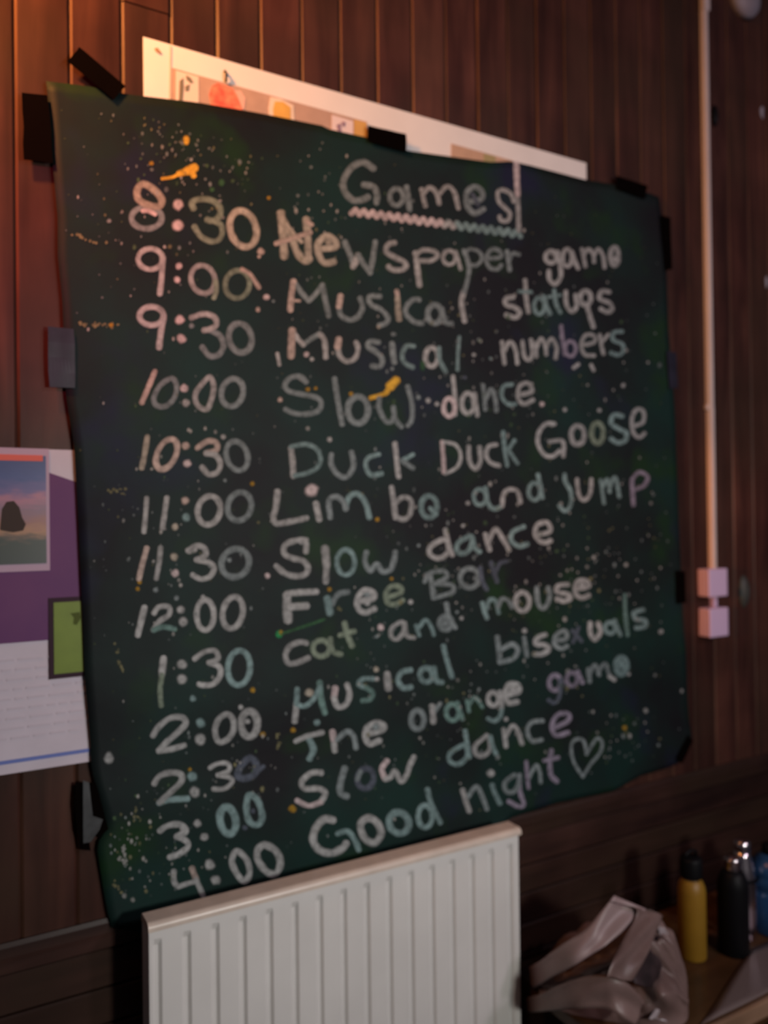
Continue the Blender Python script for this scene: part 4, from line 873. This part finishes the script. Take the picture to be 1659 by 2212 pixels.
obj('body', lathe([(0, 0), (r*.95, 0), (r, .004), (r, h_*.52), (r*.95, h_*.62), (r*.78, h_*.74), (r*.60, h_*.84), (r*.52, h_*.90), (0, h_*.90)]), M_STEEL, sb, smooth=True)
obj('lid', lathe([(0, h_*.90), (r*.55, h_*.90), (r*.58, h_*.92), (r*.56, h_*.985), (r*.44, h_), (0, h_)]), M_STEEL, sb, smooth=True)
bm = lathe([(r*1.005, h_*.60), (r*1.06, h_*.605), (r*1.06, h_*.625), (r*1.005, h_*.63)]); obj('black_band', bm, M_BLACK, sb, smooth=False)
q, s = bottle_at(1668, 2008)
bl = tag(empty('blue_bottle', q), 'blue plastic bottle with a pinched waist at the right edge on the bench', 'bottle', 'bottles on the bench')
r = 44*s; hh = 165*s
obj('body', lathe([(0, 0), (r*.9, 0), (r, .006), (r*.98, hh*.20), (r*1.0, hh*.48), (r*.93, hh*.53), (r*.86, hh*.56), (r*.93, hh*.59), (r*1.0, hh*.64), (r*1.0, hh*.72), (r*.94, hh*.74), (r*1.0, hh*.77), (r*.97, hh*.86), (r*.7, hh*.95), (r*.45, hh), (0, hh)]), M_BLUE, bl, smooth=True)
obj('cap', lathe([(0, hh), (r*.42, hh), (r*.42, hh+.018), (r*.36, hh+.021), (0, hh+.021)]), M_BLACK, bl, smooth=True)

# thin pale patch laid along the front edge of the bench
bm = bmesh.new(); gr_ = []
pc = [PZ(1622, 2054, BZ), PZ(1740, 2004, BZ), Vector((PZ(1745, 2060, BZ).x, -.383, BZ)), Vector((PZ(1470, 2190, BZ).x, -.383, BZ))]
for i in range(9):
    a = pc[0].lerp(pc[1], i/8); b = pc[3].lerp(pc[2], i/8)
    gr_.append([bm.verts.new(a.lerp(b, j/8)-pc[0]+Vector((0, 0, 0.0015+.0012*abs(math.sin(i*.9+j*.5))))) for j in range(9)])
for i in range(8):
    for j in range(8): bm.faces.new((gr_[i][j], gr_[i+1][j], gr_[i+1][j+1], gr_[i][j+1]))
o = obj('pale_patch', bm, mat('pale_patch_surface', (.15, .115, .11), .4, .3), smooth=True); o.location = pc[0]; md = o.modifiers.new('t', 'SOLIDIFY'); md.thickness = .0008
tag(o, 'thin rippled pale patch on the bench edge in front of the blue bottle', 'paper')

# carrier bag: a slumped heap with long diagonal creases, two flat handle bands over it, a pleated open side
O1, O2 = P(1150, 2130, .10), P(1400, 2130, .30)
qL = Vector((1.150, -.115, BZ)); qR = Vector((1.330, -.315, BZ))
bag = tag(empty('carrier_bag', (qL+qR)/2), 'crumpled pale plastic carrier bag slumped on the bench beside the radiator', 'bag')
ax = (qR-qL); Lg = ax.length; ax.normalize(); ay = Vector((-ax.y, ax.x, 0))
def ridge(t):
    pts = [(0, .035), (.12, .070), (.3, .105), (.5, .130), (.68, .145), (.82, .150), (.92, .13), (1, .07)]
    for a, b in zip(pts, pts[1:]):
        if t <= b[0]: f = (t-a[0])/(b[0]-a[0]); return a[1]+(b[1]-a[1])*f
    return pts[-1][1]
bm = bmesh.new(); NT, NS = 110, 90; rows = []
for i in range(NT+1):
    t = i/NT; hR = ridge(t); e_ = max(0, 1-abs(2*t-1)**4)**.5
    wd_ = .030+.072*e_
    row = []
    for j in range(NS+1):
        s_ = j/NS; a = math.pi*s_; cy = -math.cos(a); sz = math.sin(a)**.7
        p = qL+ax*((t-.5)*1.10+.5)*Lg+ay*(cy*wd_)+Vector((0, 0, hR*sz*(.55+.45*e_)))
        cr = s_*7.5-t*3.2+.5*noise.noise(Vector((t*3, s_*3, 1)))        # creases run up towards the handles
        fold = (abs((cr*.5) % 1-.5)*2)**1.4*.030+abs(noise.noise(Vector((t*4, s_*9+t*3, 4))))*.030-.020
        nrm = (ay*cy+Vector((0, 0, sz))).normalized(); p = p+nrm*min(1, sz*2.2)*fold
        p.z = max(p.z, BZ+.0015+.001*noise.noise(p*50)); row.append(bm.verts.new(p))
    rows.append(row)
for a, b in zip(rows, rows[1:]):
    for j in range(NS): bm.faces.new((a[j], a[j+1], b[j+1], b[j]))
for rr in (rows[0], rows[-1]): bm.faces.new(rr)
bmesh.ops.recalc_face_normals(bm, faces=bm.faces)
obj('bag_body', bm, M_BAG, bag, world=True, smooth=True)
def band(name, edges, m, lab=None):                # edges: pairs of points, one pair across the band at each station
    bm = bmesh.new(); st = []
    E = [(Vector(a), Vector(b)) for a, b in edges]; n = len(E)
    for i in range(n-1):
        for k in range(8):
            t = k/8; q = []
            for c in (0, 1):
                p0, p1, p2, p3 = E[max(i-1, 0)][c], E[i][c], E[i+1][c], E[min(i+2, n-1)][c]
                q.append(.5*((2*p1)+(-p0+p2)*t+(2*p0-5*p1+4*p2-p3)*t*t+(-p0+3*p1-3*p2+p3)*t**3))
            st.append(q)
    st.append(E[-1]); out = []
    for i, (a, b) in enumerate(st):
        nn = Vector((-.35, -.85, .3))
        out.append([bm.verts.new(a.lerp(b, u)+nn*(.004*math.sin(u*7+i*.22)+.003*noise.noise(Vector((u*3, i*.2, 2))))) for u in [k/8 for k in range(9)]])
    for a, b in zip(out, out[1:]):
        for j in range(8): bm.faces.new((a[j], a[j+1], b[j+1], b[j]))
    o = obj(name, bm, m, bag, world=True, smooth=True); md = o.modifiers.new('t', 'SOLIDIFY'); md.thickness = .0012
    return tag(o, lab)
def E_(a, b, pa, pb_=None): return (P(a[0], a[1], pa), P(b[0], b[1], pb_ or pa))
band('handle', [E_((1138, 2092), (1148, 2136), .085, .105), E_((1172, 2070), (1190, 2112), .17, .20), E_((1215, 2040), (1238, 2088), .225, .262), E_((1262, 2010), (1290, 2055), .255, .285), E_((1296, 1970), (1340, 2015), .26, .29), E_((1326, 1934), (1402, 1966), .262, .285)], M_BAGIN, 'broad pale handle band standing up at the top')
band('handle', [E_((1318, 1948), (1400, 1966), .270, .287), E_((1370, 1960), (1428, 1975), .286, .290), E_((1372, 1985), (1430, 1988), .296, .300), E_((1345, 2035), (1412, 2032), .322, .322), E_((1322, 2075), (1388, 2078), .345, .345), E_((1310, 2110), (1366, 2120), .352, .352)], M_BAG, 'duller handle band folding down the front')
band('pleated_side', [E_((1418, 2000), (1434, 2004), .288, .282), E_((1432, 2040), (1452, 2036), .292, .285), E_((1436, 2090), (1457, 2092), .310, .305), E_((1432, 2150), (1453, 2155), .335, .330), E_((1400, 2200), (1440, 2206), .350, .350)], mat('thin_pale_plastic', (.32, .27, .28), .3, .5), 'thin pale pleated side of the bag')
band('lower_fold', [E_((1134, 2156), (1140, 2186), .09, .10), E_((1172, 2143), (1180, 2184), .18, .19), E_((1230, 2120), (1240, 2180), .27, .285), E_((1300, 2105), (1310, 2180), .325, .335), E_((1350, 2120), (1345, 2200), .347, .354), E_((1392, 2165), (1370, 2215), .352, .356)], M_BAG)
band('dark_opening', [E_((1408, 2022), (1430, 2022), .300, .296), E_((1392, 2052), (1436, 2058), .318, .312), E_((1370, 2090), (1438, 2100), .338, .325), E_((1372, 2125), (1432, 2140), .350, .340)], mat('shaded_bag_opening', (.035, .020, .022), .6, .2, noise_scale=30, color2=(.015, .009, .01)), 'dark patch painted for the shade in the open side')  # dark band over the body paints the shade inside the bag's opening
